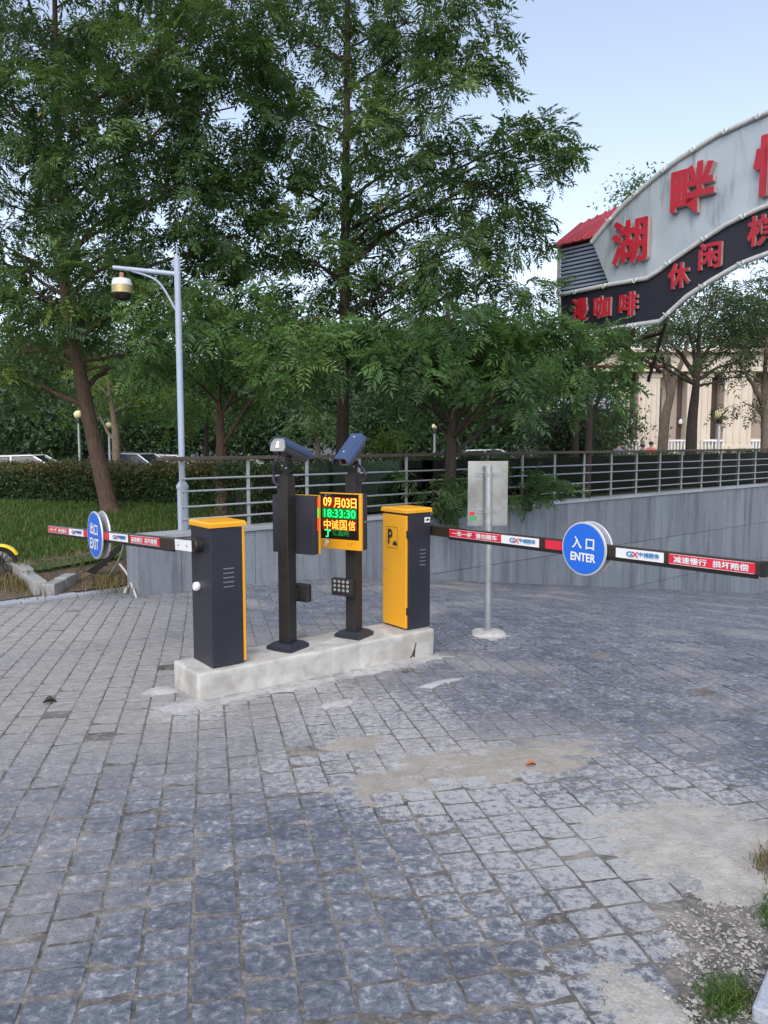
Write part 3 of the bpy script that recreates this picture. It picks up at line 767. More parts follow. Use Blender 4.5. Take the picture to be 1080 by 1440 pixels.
    e_ = MB(); extr(e_, [(a * 1.08, b * 1.06) for a, b in sec], t_end + .001, t_end + .03); e_.build('end_cap', M['rubber'], ARM)
    r_ = MB(); extr(r_, [(-.010, -.062), (-.012, -.0445), (.012, -.0445), (.010, -.062)], .35, t_end - .02); r_.build('rubber_strip', M['rubber'], ARM)
    MB().lathe([(.055, 0), (.055, .05), (.045, .06)], (-.125 if is_exit else .125, 0, za), (-1 if is_exit else 1, 0, 0), 20).build('pivot_hub', M['black'], root, smooth=True)
    ex = Vector((0, -1, 0)) * 1.0; ex = (-dirv if is_exit else dirv); nx = Vector((-1, 0, 0))
    def film(px0, px1, mat, hh=.033, name='sticker'):
        t0, t1 = tt(px0), tt(px1); m = MB()
        sec2 = [(-.0225, -hh), (-.0225, hh), (-.0245, hh), (-.0245, -hh)]; extr(m, sec2, min(t0, t1), max(t0, t1)); m.build(name, mat, ARM); return (t0 + t1) / 2, abs(t1 - t0)
    def line(tc, w, body, mat, h, bold=.02, dz=0): text('lettering', body, pt(tc, -.0265, dz), ex, up, w, h, mat, ARM, bold)
    if is_exit:
        reds = [((69, 98), '一车一杆 请勿跟车'), ((185, 227), '减速慢行 损坏赔偿')]; whites = [(98.5, 119), (155.5, 182)]; plain_r = [(119.5, 128), (148, 155)]
        film(249, 272, M['white'], .040, 'clamp_plate')
        for p in (254, 266): MB().lathe([(.008, 0), (.008, .005)], pt(tt(p), -.025), (-1, 0, 0), 8).build('bolt', M['steel'], ARM)
    else:
        reds = [((635, 708), '一车一杆 请勿跟车'), ((946, 1069), '减速慢行 损坏赔偿')]; whites = [(708.5, 762), (871, 939)]; plain_r = [(771, 799)]
    for (a, b), s_ in reds:
        tc, w = film(a, b, M['red']); (lambda s2, sg2: [line(tc + sg2 * d2 * w, w * .40, t2, M['white'], .042, .02) for d2, t2 in ((-.235, s2[0]), (.235, s2[1]))])(s_.split(' '), -1 if is_exit else 1)
        fr = MB()
        for zz in (-.031, .031): extr(fr, [(-.0248, zz - .0012), (-.0248, zz + .0012), (-.0255, zz + .0012), (-.0255, zz - .0012)], tc - w * .485, tc + w * .485)
        fr.build('border_line', M['white'], ARM)
    for a, b in whites:
        tc, w = film(a, b, M['white']); s_ = 1 if not is_exit else -1
        line(tc - s_ * w * .20, w * .13, 'G', M['logoblue'], .036, .035); line(tc - s_ * w * .08, w * .13, 'X', M['logored'], .036, .035)
        line(tc + s_ * w * .2, w * .42, '中诚国信', M['logoblue'], .030, .018, .006); line(tc + s_ * w * .2, w * .2, '----', M['logoblue'], .003, 0, -.014)
    for a, b in plain_r: film(a, b, M['red'])
    # ---- the round sign clamped on the arm
    tc = tt(138 if is_exit else 827.5); c = pt(tc); rad = .222 if is_exit else .19
    rs = MB().lathe([(rad, -.008), (rad + .004, 0), (rad, .008)], c + Vector((-.036, 0, 0)), (-1, 0, 0), 48).build('round_sign', M['signrim'], root, smooth=True)
    MB().lathe([(rad * .945, 0), (rad * .945, .0015)], c + Vector((-.0445, 0, 0)), (-1, 0, 0), 48).build('sign_face', M['blue'], rs)
    MB().lathe([(rad, -.008), (rad + .004, 0), (rad, .008)], c + Vector((.034, 0, 0)), (-1, 0, 0), 48).build('rear_disc', M['signrim'], rs, smooth=True)
    MB().box(c + Vector((0, 0, 0)), (.060, .05, .11)).build('sign_bracket', M['steel'], rs)
    z3 = Vector((0, 0, 1)); h3 = Vector((0, -1, 0)); o = c + Vector((-.0472, 0, 0)); k = rad / .2
    if is_exit:
        text('lettering', '出', o - h3 * .055 * k + z3 * .055 * k, h3, z3, .098 * k, .10 * k, M['white'], rs, .020); text('lettering', '口', o + h3 * .058 * k + z3 * .045 * k, h3, z3, .085 * k, .088 * k, M['white'], rs, .020)
        text('lettering', 'EXIT', o - z3 * .075 * k, h3, z3, .225 * k, .092 * k, M['white'], rs, .020)
    else:
        text('lettering', '入', o - h3 * .058 * k + z3 * .045 * k, h3, z3, .09 * k, .09 * k, M['white'], rs, .020); text('lettering', '口', o + h3 * .062 * k + z3 * .040 * k, h3, z3, .075 * k, .080 * k, M['white'], rs, .020)
        text('lettering', 'ENTER', o - z3 * .062 * k, h3, z3, .225 * k, .062 * k, M['white'], rs, .03)
    return root
M['louvre'] = plain('louvre_lip_bright', (.13, .135, .15), .35)  # bright line of each lip is put into a paler grey than the cabinet
M['armblack'] = plain('arm_dark_bronze', (.045, .034, .026), .35, .35, .25, 4, .02)
M['logoblue'] = plain('logo_blue', (.02, .22, .50), .5); M['logored'] = plain('logo_red', (.6, .05, .12), .5)
M['signrim'] = plain('pale_sign_rim', (.55, .57, .60), .4, .3, .06)
gate('left barrier gate with dark cabinet, white knob and EXIT disc', (-1.239, 5.627), True)
gate('right barrier gate with yellow door marked P and ENTER disc', (.207, 6.753), False)

# ---- plate reading columns
TC = R(60)
def lpr_camera(parent, C, fwd, rear_plate):
    """boxy number plate camera: parts parented straight to the column"""
    f = Vector(fwd).normalized(); sd_ = f.cross(Vector((0, 0, 1))).normalized(); up = sd_.cross(f); C = Vector(C)
    body = [(-.062, -.045), (.062, -.045), (.070, -.02), (.070, .022), (.042, .056), (-.042, .056), (-.070, .022), (-.070, -.02)]
    hood = [(-.076, .0), (-.076, .026), (-.046, .064), (.046, .064), (.076, .026), (.076, .0), (.072, .0), (.072, .024), (.044, .059), (-.044, .059), (-.072, .024), (-.072, .0)]
    def ext(sec, a, b, m):
        V = [C + sd_ * p[0] + up * p[1] + f * a for p in sec] + [C + sd_ * p[0] + up * p[1] + f * b for p in sec]; n = len(sec)
        m.add(V, [(i, (i + 1) % n, n + (i + 1) % n, n + i) for i in range(n)]); return V, n
    m = MB(); V, n = ext(body, -.155, .145, m); m.f += [tuple(range(n)), tuple(reversed(range(n, 2 * n)))]; m.m += [0, 0]
    hs = m.build('camera_housing', M['camgrey'], parent)
    m = MB(); V, n = ext(hood, -.175, .20, m)
    m.add(V, [(i, i + 1, n - 2 - i, n - 1 - i) for i in range(5)] + [(n + i, n + n - 1 - i, n + n - 2 - i, n + i + 1) for i in range(5)]); m.build('camera_hood', M['navy'], hs)
    if rear_plate:
        m = MB(); V, n = ext([(p[0] * 1.0, p[1] * 1.0) for p in body], -.163, -.156, m); m.f += [tuple(range(n)), tuple(reversed(range(n, 2 * n)))]; m.m += [0, 0]; m.build('rear_plate', M['grey_plate'], hs)
        m = MB(); m.prism([(-.018, -.02), (.018, -.02), (.011, .012), (.011, .03), (-.011, .03), (-.011, .012)], C - f * .170, sd_, up, -.006); m.build('handle_plate', M['white'], hs)
    m = MB(); V, n = ext([(-.034, -.034), (.034, -.034), (.034, .026), (-.034, .026)], .145, .149, m); m.f += [tuple(reversed(range(n, 2 * n)))]; m.m += [0]; m.build('window_frame', M['grey_plate'], hs)
    m = MB(); V, n = ext([(-.022, -.022), (.022, -.022), (.022, .018), (-.022, .018)], .149, .152, m); m.f += [tuple(reversed(range(n, 2 * n)))]; m.m += [0]; m.build('lens', M['lens'], hs)
    for a in (-.12, .10):
        MB().lathe([(.006, 0), (.006, .004)], C + up * .064 + f * a, up, 8).build('screw', M['white'], hs)
    tm = C + sd_ * .0625 + up * .0455
    ex = -f; ey = (sd_ * -.045 * .8 + up * .038)
    ey = (Vector(sd_) * -.030 + up * .038).normalized(); w_ = f.cross(ey)
    if not rear_plate:
        text('lettering', 'Qtream', C + sd_ * .0625 + up * .0465 - f * .0 + sd_ * .0012 + up * .001, ex, ey, .13, .026, M['white'], hs, .02)
    return f, sd_, up
def column(label, base, entry):
    root = thing('plate_reader_column', label, 'plate reader', (base.x, base.y, ZI), TC, 'plate reader columns on the island')
    m = MB(); a, c_ = .12, .085
    m.add([(-a, -a, 0), (a, -a, 0), (a, a, 0), (-a, a, 0), (-a, -a, .032), (a, -a, .032), (a, a, .032), (-a, a, .032), (-c_, -c_, .056), (c_, -c_, .056), (c_, c_, .056), (-c_, c_, .056)],
          [(3, 2, 1, 0)] + [(j * 4 + i, j * 4 + (i + 1) % 4, j * 4 + 4 + (i + 1) % 4, j * 4 + 4 + i) for j in (0, 1) for i in range(4)] + [(8, 9, 10, 11)]); m.build('base_plate', M['dark'], root)
    MB().box((0, 0, .71), (.105, .10, 1.32), bev=.004).build('post', M['black'], root)
    s = -1 if entry else 1                      # display faces local -x for the entry column, +x for the other
    yo = .035 if entry else -.02
    zc = .985; w, h = .40, .46
    disp = MB().box((s * .088, yo, zc), (.07, w, h), bev=.004).build('display', M['dark'], root)
    MB().box((s * .136, yo, zc), (.026, w + .004, h + .004), bev=.003).build('bezel', M['yellow'], disp)
    fx = s * .1495; ex = Vector((0, s, 0)) * 1.0; ez = Vector((0, 0, 1))
    sw, sh = .375, .372; so = Vector((fx, yo - s * 0 , zc + h / 2 - sh / 2 - .006)); so.y = yo + (-s) * .010
    MB().box(so, (.003, sw, sh)).build('screen', M['screen'], disp)
    lx = fx + s * .0022
    def led(body, cx, cz, w_, h_, mat, bold=.012): text('lettering', body, Vector((lx, so.y, so.z)) + ex * cx + ez * cz, ex, ez, w_, h_, mat, disp, bold)
    if entry:
        for (cz, hh, mt) in ((.115, .088, M['led_glow']), (.025, .085, M['led_glowg']), (-.068, .086, M['led_glow'])):
            MB().box(Vector((fx + s * .0017, so.y, so.z + cz)), (.0006, .335, hh)).build('led_row', mt, disp)
        led('09', -.115, .120, .080, .075, M['led_orange']); led('月', -.022, .113, .062, .082, M['led_orange']); led('03', .062, .113, .080, .075, M['led_orange']); led('日', .140, .113, .052, .080, M['led_orange'])
        led('18:33:30', .004, .025, .305, .066, M['led_green'], .002)
        led('中', -.118, -.068, .066, .080, M['led_orange'], .004); led('诚', -.042, -.068, .072, .080, M['led_orange'], .0); led('国', .040, -.068, .068, .080, M['led_orange'], .0); led('信', .122, -.068, .066, .080, M['led_orange'], .004)
        led('了', -.112, -.142, .062, .062, M['led_green'], .02); led('亿昌网', .01, -.133, .16, .05, M['led_dim'], -.004)
        text('lettering', '二  ─', Vector((lx, so.y, so.z)) + ex * -.11 + ez * .176, ex, ez, .06, .012, M['white'], disp, .02)
        bz = Vector((fx - s * .0005, yo, zc - h / 2 + .044))
        fr = MB()
        for (a0, a1, b0, b1) in ((-.167, -.160, -.036, .036), (-.105, -.098, -.036, .036), (-.160, -.105, .029, .036), (-.160, -.105, -.036, -.029)):
            fr.add([bz + ex * a0 + ez * b0, bz + ex * a1 + ez * b0, bz + ex * a1 + ez * b1, bz + ex * a0 + ez * b1], [(0, 1, 2, 3)])
        fr.build('parking_frame', M['paleyellow'], disp, fix=False)
        text('lettering', 'P', bz + ex * -.132, ex, ez, .032, .048, M['paleyellow'], disp, .03)
        text('lettering', 'GXFT', bz + ex * .10, ex, ez, .075, .026, M['emboss_shade'], disp, .0)  # flat letters; the shade of their relief is put into a darker yellow
        MB().lathe([(.009, 0), (.009, .006)], (s * .088, yo - w / 2, zc), (0, -1, 0), 10).build('lock', M['steel'], disp)
    else:
        for (z0, z1, mt) in ((.135, .215, 'led_redside'), (.062, .133, 'led_greenside'), (-.045, .060, 'led_redside')):
            MB().box((.114, yo - w / 2 - .001, zc + (z0 + z1) / 2), (.016, .003, z1 - z0)).build('edge_glow', M[mt], disp)  # red and green glow at the display's edge, put in as emissive strips
    # camera on its swivel
    if entry:
        fwd = Vector((-.42, -.91, -.0)); pit = R(33); C = Vector((-.03, .01, 1.555))
    else:
        fwd = Vector((.50, .86, 0)); pit = R(17); C = Vector((.02, -.03, 1.560))
    fw = Matrix.Rotation(-TC, 3, 'Z') @ fwd.normalized(); fw = Vector((fw.x * math.cos(pit), fw.y * math.cos(pit), -math.sin(pit)))
    f, sd_, up = lpr_camera(root, C, fw, not entry)
    br = MB(); br.box((0, 0, 1.376), (.08, .07, .012)); br.box((0, 0, 1.43), (.03, .055, .10)); br.tube([(0, -.045, 1.465), (0, .045, 1.465)], .014, 10)
    br.tube([(0, 0, 1.46), C - up * .045], .022, 10); br.build('swivel_bracket', M['black'], root)
    for yy in (-.03, .03): MB().lathe([(.008, 0), (.008, .008)], (-.018, yy * .6, 1.44 + yy * .3), (-1, 0, 0), 8).build('bolt', M['steel'], root)
    e0 = C - f * .10 - up * .045 + sd_ * (.03 if entry else -.02)
    if entry: cab = [e0, e0 - up * .07 + sd_ * .06, Vector((.0, -.10, 1.40)), Vector((.0, -.105, 1.33)), Vector((.0, -.052, 1.30))]
    else: cab = [e0, e0 - up * .07 - f * .03, Vector((-.07, .06, 1.40)), Vector((-.075, .06, 1.33)), Vector((-.052, .03, 1.29))]
    MB().tube(smooth_path(cab, 5), .013, 8).build('cable', M['camcable'], root, smooth=True)
    # small floodlight
    fz = .435; fxx = -.115 if entry else .115; fy = .035 if entry else -.035
    fl = MB().box((fxx, fy, fz), (.055, .20, .145), bev=.010).build('floodlight', M['black'], root)
    MB().box(((fxx) * .55, fy, fz - .0), (.05, .05, .09)).build('lamp_bracket', M['black'], fl)
    for i in range(4):
        for j in range(3):
            MB().lathe([(.013, 0), (.013, .004), (.006, .006)], (fxx + s * .027, fy + (i - 1.5) * .042, fz + .012 + (j - 1) * .036), (s, 0, 0), 10).build('led', M['ledoff'], fl)
    return root
def smooth_path(P, k):
    P = [Vector(p) for p in P]; out = []
    for i in range(len(P) - 1):
        p0 = P[max(i - 1, 0)]; p1 = P[i]; p2 = P[i + 1]; p3 = P[min(i + 2, len(P) - 1)]
        for j in range(k):
            t = j / k
            out.append(.5 * ((2 * p1) + (p2 - p0) * t + (2 * p0 - 5 * p1 + 4 * p2 - p3) * t * t + (3 * p1 - p0 - 3 * p2 + p3) * t ** 3))
    return out + [P[-1]]
M['camgrey'] = plain('dark_grey_camera', (.05, .05, .055), .45); M['camcable'] = plain('purple_black_cable_sleeve', (.030, .024, .045), .6)
M['paleyellow'] = plain('pale_yellow_print', (.88, .80, .58), .5); M['emboss_shade'] = plain('emboss_shade_yellow', (.50, .22, .008), .5)
M['ledoff'] = plain('unlit_led', (.30, .30, .28), .4)
M['led_redside'] = emit('led_side_red', (1, .03, .01), .8); M['led_greenside'] = emit('led_side_green', (.05, .8, .05), .6)
pb = onz(405, 908, ZI + .02); column('left column seen from behind, its display lit red and green at the edge', pb, False)
pb = onz(498, 891, ZI + .02); column('right column with lit date and time display under a blue camera', pb, True)

# ---- metal sign seen from behind
q = gpt(686, 890); zq = zg(*q)
sp = thing('metal_sign', 'bare metal sign seen from behind on a steel pole behind the ENTER arm', 'sign', (q[0], q[1], zq), R(4))
MB().tube([(0, 0, -.02), (-.012, 0, 1.66)], .036, 14).build('pole', M['steel'], sp, smooth=True)
d_ = q[1]; pl = MB().box((-.005, .062, 1.385), (.395, .004, .635), bev=.0015).build('sign_plate', M['alum'], sp)
for z in (1.215, 1.575):
    b_ = MB(); b_.box((0, .052, z + .012), (.25, .014, .012)); b_.box((0, .052, z - .012), (.25, .014, .012)); b_.lathe([(.041, -.016), (.041, .016)], (-.01, 0, z), (0, 0, 1), 16); b_.build('bracket', M['railpaint'], sp)
MB().box((-.16, .0585, 1.19), (.05, .002, .035)).build('red_sticker', M['red'], pl); MB().box((-.15, .0585, 1.145), (.075, .002, .045)).build('green_sticker', plain('green_film', (.06, .32, .12), .5), pl)
def blob(prof_r, h, seed, mat, n=22, rings=6):
    rr = random.Random(seed); ph = [(rr.randint(2, 6), rr.uniform(0, 6.3), rr.uniform(.02, .07)) for _ in range(5)]; m = MB(); V = []; F = []
    for i in range(rings + 1):
        a = i / rings * math.pi / 2
        for k in range(n):
            w = 2 * math.pi * k / n; r = prof_r * math.cos(a) ** .6 * (1 + sum(c * math.sin(f * w + p) for f, p, c in ph)); V.append((r * math.cos(w), r * math.sin(w), h * math.sin(a)))
    for i in range(rings):
        for k in range(n): F.append((i * n + k, i * n + (k + 1) % n, (i + 1) * n + (k + 1) % n, (i + 1) * n + k))
    m.add(V, F); return m
blob(.17, .045, 4, None).build('footing', M['cementspill'], sp, smooth=True)

# ---- surveillance pole
cp = onz(257.5, 748, .62); u_, v_ = uv(cp.x, cp.y); px_, py_ = xy(wall_u(257.5, .34), .34); PY = py_
cp = thing('surveillance_pole', 'pale blue grey pole with hanging white and gold dome camera behind the railing', 'pole', (px_, py_, .3))
zt = at(257, 360, PY).z - .3; zf = at(257, 682, PY).z - .3
MB().tube([(0, 0, 0), (0, 0, zf - .03)], .072, 18).build('lower_pole', M['bluegrey'], cp, smooth=True)
MB().lathe([(.072, zf - .06), (.083, zf - .045), (.083, zf - .01), (.06, zf + .025), (.042, zf + .05)], (0, 0, 0), (0, 0, 1), 18).build('collar', M['bluegrey'], cp, smooth=True)
MB().tube([(0, 0, zf), (0, 0, zt)], .042, 16).build('upper_pole', M['bluegrey'], cp, smooth=True)
tip = at(159, 376, PY) - Vector((px_, py_, .3)); root_ = at(253, 386, PY) - Vector((px_, py_, .3))
MB().tube([root_, tip], [.034, .026], 12).build('arm', M['bluegrey'], cp, smooth=True)
b1 = at(185, 381, PY) - Vector((px_, py_, .3)); b2 = at(246, 436, PY) - Vector((px_, py_, .3)); bm_ = at(222, 396, PY) - Vector((px_, py_, .3))
MB().tube(smooth_path([b1, bm_, b2 + Vector((.01, 0, -.0))], 6), .014, 8).build('brace', M['bluegrey'], cp, smooth=True)
MB().tube([(0, 0, zt), (0, 0, zt + .16)], .008, 6).build('lightning_rod', M['bluegrey'], cp)
hc = at(171, 383, PY) - Vector((px_, py_, .3)); sc_ = PY / 1080.0
dc = MB().lathe([(.062, -.155), (.130, -.17), (.132, -.165), (.115, -.095), (.10, -.085), (.03, -.08)], hc, (0, 0, 1), 24).build('dome_camera', M['white'], cp, smooth=True)
MB().lathe([(.03, -.09), (.03, -.02), (.02, .0)], hc, (0, 0, 1), 12).build('drop_pipe', plain('rusty_pipe', (.30, .16, .09), .7), dc, smooth=True)
MB().lathe([(.125, -.275), (.134, -.268), (.134, -.172), (.12, -.168)], hc, (0, 0, 1), 24).build('gold_band', M['brass'], dc, smooth=True)
MB().lathe([(.01, -.37), (.06, -.358), (.098, -.33), (.112, -.28), (.112, -.270)], hc, (0, 0, 1), 24).build('dome', M['dome'], dc, smooth=True)

# ---- cables and conduits at the end of the wall
def line3(name, label, cat, pts, r, mat, group=None):
    P = [Vector(p) for p in pts]; o = P[-1].copy(); m = MB().tube(smooth_path([p - o for p in P], 6), r, 8); ob = m.build(name, mat, None, smooth=True); ob.location = o; return tag(ob, label, cat, group)
line3('conduit_pipe', 'upright pale conduit against the wall end beside loose cables', 'pipe', [at(183, 757, 10.05), at(183, 780, 9.95), at(184, 815, 9.85), at(177, 830, 9.75), onz(175, 834, -.1)], .021, M['pipe'])
line3('conduit_pipe', 'thin pale conduit slanting down from lawn to wall foot', 'pipe', [at(168, 793, 10.4), at(178, 806, 10.0), at(185, 822, 9.7), onz(192, 841, -.1)], .014, M['pipe'])
line3('conduit_pipe', 'grey conduit curving down left of the wall end', 'pipe', [at(176, 756, 10.2), at(170, 780, 10.3), at(160, 800, 10.45), at(148, 815, 10.6)], .014, plain('grey_conduit', (.22, .24, .22), .6))
for i in range(4):
    o = i * .9
    line3('cable', ['upper black cable looping from the wall top into the soil', 'second black cable sagging from the wall top', 'third black cable sagging below its neighbours at the wall end', 'lowest black cable lying on the soil by the wall end'][i], 'cable',
          [at(258, 746 + o * .4, 10.45), at(225, 748 + o, 10.3), at(190, 752 + o * 1.5, 10.3), at(166, 768 + o * 3, 10.3), at(142, 790 + o * 3, 10.4), at(118, 806 + o * 2.5, 10.5), at(100, 812 + o * 2, 10.7)], .011, M['rubber'])

# ================================================================== ARCHED SIGN over the ramp
AP = Vector((3.6, 15.3, 0)); AE = Vector((.651, -.759, 0)).normalized(); AZ = Vector((0, 0, 1)); AN = AE.cross(AZ)   # AN points back (away from viewer)?
if AN.y > 0: AN = -AN                                # make it point towards the viewer
def sign_tz(px, py):
    r = ray(px, py); det = r.x * (-AE.y) - (-AE.x) * r.y
    k = (AP.x * (-AE.y) + AE.x * AP.y) / det; t = (r.x * AP.y - r.y * AP.x) / det
    return (t, r.z * k + H)
TCEN = 4.35
arch = thing('arched_sign', 'grey and dark blue arched signboard with red characters over the ramp', 'sign', (AP.x, AP.y, zl(AP.x, AP.y)))
AO = -Vector(arch.location)                          # local offset
top = [sign_tz(*p) for p in ((833, 341.5), (856, 313), (878.5, 288), (916, 255), (954, 225), (1011, 190), (1080, 159))]
mid0 = [sign_tz(*p) for p in ((788, 415), (856.5, 401), (911.6, 391.5), (928, 381), (944.7, 368), (985.6, 340), (1023, 316), (1069, 294))]
bot0 = [sign_tz(*p) for p in ((788, 470), (834, 466), (929, 452), (945, 437), (967, 417), (1001, 395), (1045, 370), (1080, 357))]
def full(L, apex):                                    # mirror about the crown of the arch
    L = [p for p in L if p[0] < TCEN - .25]; return L + [(TCEN, apex)] + [(2 * TCEN - t, z) for t, z in reversed(L)]
top_f = full(top, 7.0); mid_f = full(mid0, 5.62); bot_f = full(bot0, 4.90)
def interp(L, t):
    for a, b in zip(L, L[1:]):
        if a[0] <= t <= b[0]: return a[1] + (b[1] - a[1]) * (t - a[0]) / max(1e-6, b[0] - a[0])
    return L[0][1] if t < L[0][0] else L[-1][1]
S3 = lambda t, z, off=0: AO + AP + AE * t + AZ * z + AN * off
def aplate(name, tlist, up_f, lo_f, mat, o0, o1):
    m = MB(); V = []; n = len(tlist)
    for off in (o0, o1):
        V += [S3(t, lo_f(t), off) for t in tlist] + [S3(t, up_f(t), off) for t in tlist]
    F = []
    for i in range(n - 1):
        F += [(i, n + i, n + i + 1, i + 1), (2 * n + i, 2 * n + i + 1, 3 * n + i + 1, 3 * n + i), (n + i, 3 * n + i, 3 * n + i + 1, n + i + 1), (i, i + 1, 2 * n + i + 1, 2 * n + i)]
    F += [(0, 2 * n, 3 * n, n), (n - 1, 2 * n - 1, 4 * n - 1, 3 * n - 1)]
    m.add(V, F); return m.build(name, mat, arch)
tl_lo = sorted(set([p[0] for p in mid_f] + [p[0] for p in bot_f])); tl_lo = [t for t in tl_lo if mid_f[0][0] <= t <= mid_f[-1][0]]
aplate('dark_panel', tl_lo, lambda t: interp(mid_f, t) - .02, lambda t: interp(bot_f, t), M['signdark'], -.10, 0)
L0 = top_f[0]; lowL = sign_tz(856.5, 401)
def up_lo(t):
    a = interp(mid_f, t); e = min(t - L0[0], (2 * TCEN - L0[0]) - t)
    w = lowL[0] - L0[0]; return max(a, L0[1] - (L0[1] - lowL[1]) * e / w)
tl_up = sorted(set([p[0] for p in top_f] + [t for t in tl_lo if L0[0] <= t <= 2 * TCEN - L0[0]] + [lowL[0], 2 * TCEN - lowL[0]]))
aplate('grey_panel', tl_up, lambda t: interp(top_f, t), lambda t: up_lo(t) + .02, M['signgrey'], -.10, .004)
for nm, L in (('top_tube', top_f), ('middle_tube', mid_f), ('bottom_tube', bot_f)):
    MB().tube([S3(t, z, .03) for t, z in L], .042, 10).build(nm, M['tube'], arch, smooth=True)
MB().tube([S3(mid_f[0][0], mid_f[0][1], .03), S3(bot_f[0][0], bot_f[0][1], .03)], .035, 8).build('end_tube', M['tube'], arch, smooth=True)
for L in (top_f, mid_f, bot_f):
    ts = np.linspace(L[0][0] + .4, 2 * TCEN - L[0][0] - .4, 14)
    for t in ts:
        z = interp(L, t); m = MB(); m.box(S3(t, z, .05), (.05, .09, .05)); m.tube([S3(t - .07, z + .01, .09), S3(t, z - .06, .10), S3(t + .07, z + .0, .09)], .010, 6); m.build('clip', M['tube'], arch)
def achar(ch, px, py, w, h, dep):
    t, z = sign_tz(px, py); return text('character', ch, S3(t, z, .012), AE, AZ, w, h, [M['redletter'], M['letteredge']], arch, .012, dep, fat=h * .019)
# the front of a character faces AE x AZ; check it points to the viewer
achar('湖', 890, 341, .70, .76, .11); achar('畔', 978, 267, .74, .80, .11); achar('情', 1103, 229, .82, .90, .11)
achar('漫', 817, 436, .37, .42, .05); achar('咖', 849, 432, .36, .40, .05); achar('啡', 886, 428, .37, .42, .05)
achar('休', 957, 388, .38, .42, .06); achar('闲', 1001, 360, .38, .42, .06); achar('棋', 1074, 324, .44, .46, .06)
# louvred end box with its red roof
def wide(px, py, back): # point on plane parallel to the sign, set back
    r = ray(px, py); P0_ = AP - AN * back; det = r.x * (-AE.y) - (-AE.x) * r.y
    k = (P0_.x * (-AE.y) + AE.x * P0_.y) / det; t = (r.x * P0_.y - r.y * P0_.x) / det; return t, r.z * k + H
t0, z1 = wide(786, 349, .35); t1, _ = wide(872, 345, .35); _, z0 = wide(786, 415, .35); t1 = t0 + 1.75
eb = MB(); eb.box((0, 0, 0), (t1 - t0 - .04, 1.2, z1 - z0), Matrix.Rotation(math.atan2(AE.y, AE.x), 3, 'Z')); cc = S3((t0 + t1) / 2, (z0 + z1) / 2, -.35 - .64)
eb = MB().box(cc, (t1 - t0 - .06, 1.2, z1 - z0 - .02), Matrix.Rotation(math.atan2(AE.y, AE.x), 3, 'Z')).build('louvre_box', M['deepblue'], arch)
n_s = 12; RZ = Matrix.Rotation(math.atan2(AE.y, AE.x), 3, 'Z')
for i in range(n_s):
    z = z0 + (z1 - z0) * (i + .5) / n_s
    MB().box(S3((t0 + t1) / 2, z, -.385), (t1 - t0, .03, (z1 - z0) / n_s * .52), RZ @ Matrix.Rotation(R(18), 3, 'X'), .004).build('slat', M['slat_blue'], eb)
    MB().box(S3(t0 - .0, z, -.35 - .64), (.03, 1.22, (z1 - z0) / n_s * .52), RZ @ Matrix.Rotation(R(18), 3, 'Y'), .004).build('slat', M['slat_blue'], eb)
MB().box(S3(t0, (z0 + z1) / 2, -.36), (.05, .05, z1 - z0 + .04), RZ).build('corner_trim', M['tube'], eb)
rf = MB(); zr = z1 + .02; hgt = wide(870, 288, 1.0)[1] - z1
A0, A1, A2, A3 = S3(t0 - .12, zr, -.22), S3(t1 + .1, zr, -.22), S3(t1 + .1, zr, -1.75), S3(t0 - .12, zr, -1.75)
B0, B1 = S3(t0 - .1 + .25, zr + hgt * .62, -.75), S3(t1 + .1, zr + hgt, -.75)
B0b, B1b = S3(t0 - .1 + .25, zr + hgt * .62, -1.2), S3(t1 + .1, zr + hgt, -1.2)
rf.add([A0, A1, A2, A3, B0, B1, B1b, B0b], [(3, 2, 1, 0), (0, 1, 5, 4), (1, 2, 6, 5), (2, 3, 7, 6), (3, 0, 4, 7), (4, 5, 6, 7)]); roof = rf.build('red_roof', M['roofred'], arch)
for i in range(9):
    a = A0.lerp(A1, (i + .5) / 9); b_ = B0.lerp(B1, (i + .5) / 9); MB().tube([a + Vector((0, 0, .01)), b_ + Vector((0, 0, .01))], .022, 6).build('roof_rib', M['roofred'], roof)
# steel lattice carrying the ends
for sgn in (0, 1):
    tp = lambda t: t if sgn == 0 else 2 * TCEN - t
    zb_ = 0
    for (t, bk_) in ((-.15, -1.0), (-.9, -1.6)):
        P_ = AP + AE * tp(t) + AN * bk_; g_ = min(zg(P_.x, P_.y), zl(P_.x, P_.y)) - .3
        MB().tube([S3(tp(t), 4.0, bk_), S3(tp(t), g_, bk_)], .07, 8).build('lattice_post', M['truss'], arch)
    for (ta, za_, tb, zb2, mt) in ((.55, 3.95, 1.5, 3.15, 'truss'), (1.25, 3.92, .62, 3.1, 'trussred'), (1.9, 3.95, 1.2, 3.0, 'truss'), (.3, 3.3, 1.5, 3.25, 'trussred'), (-.15, 3.4, 1.5, 3.9, 'truss'), (-.15, 3.0, .9, 3.9, 'truss')):
        MB().tube([S3(tp(ta), za_, -.3), S3(tp(tb), zb2, -.95)], .032, 6).build('lattice_bar', M[mt], arch)

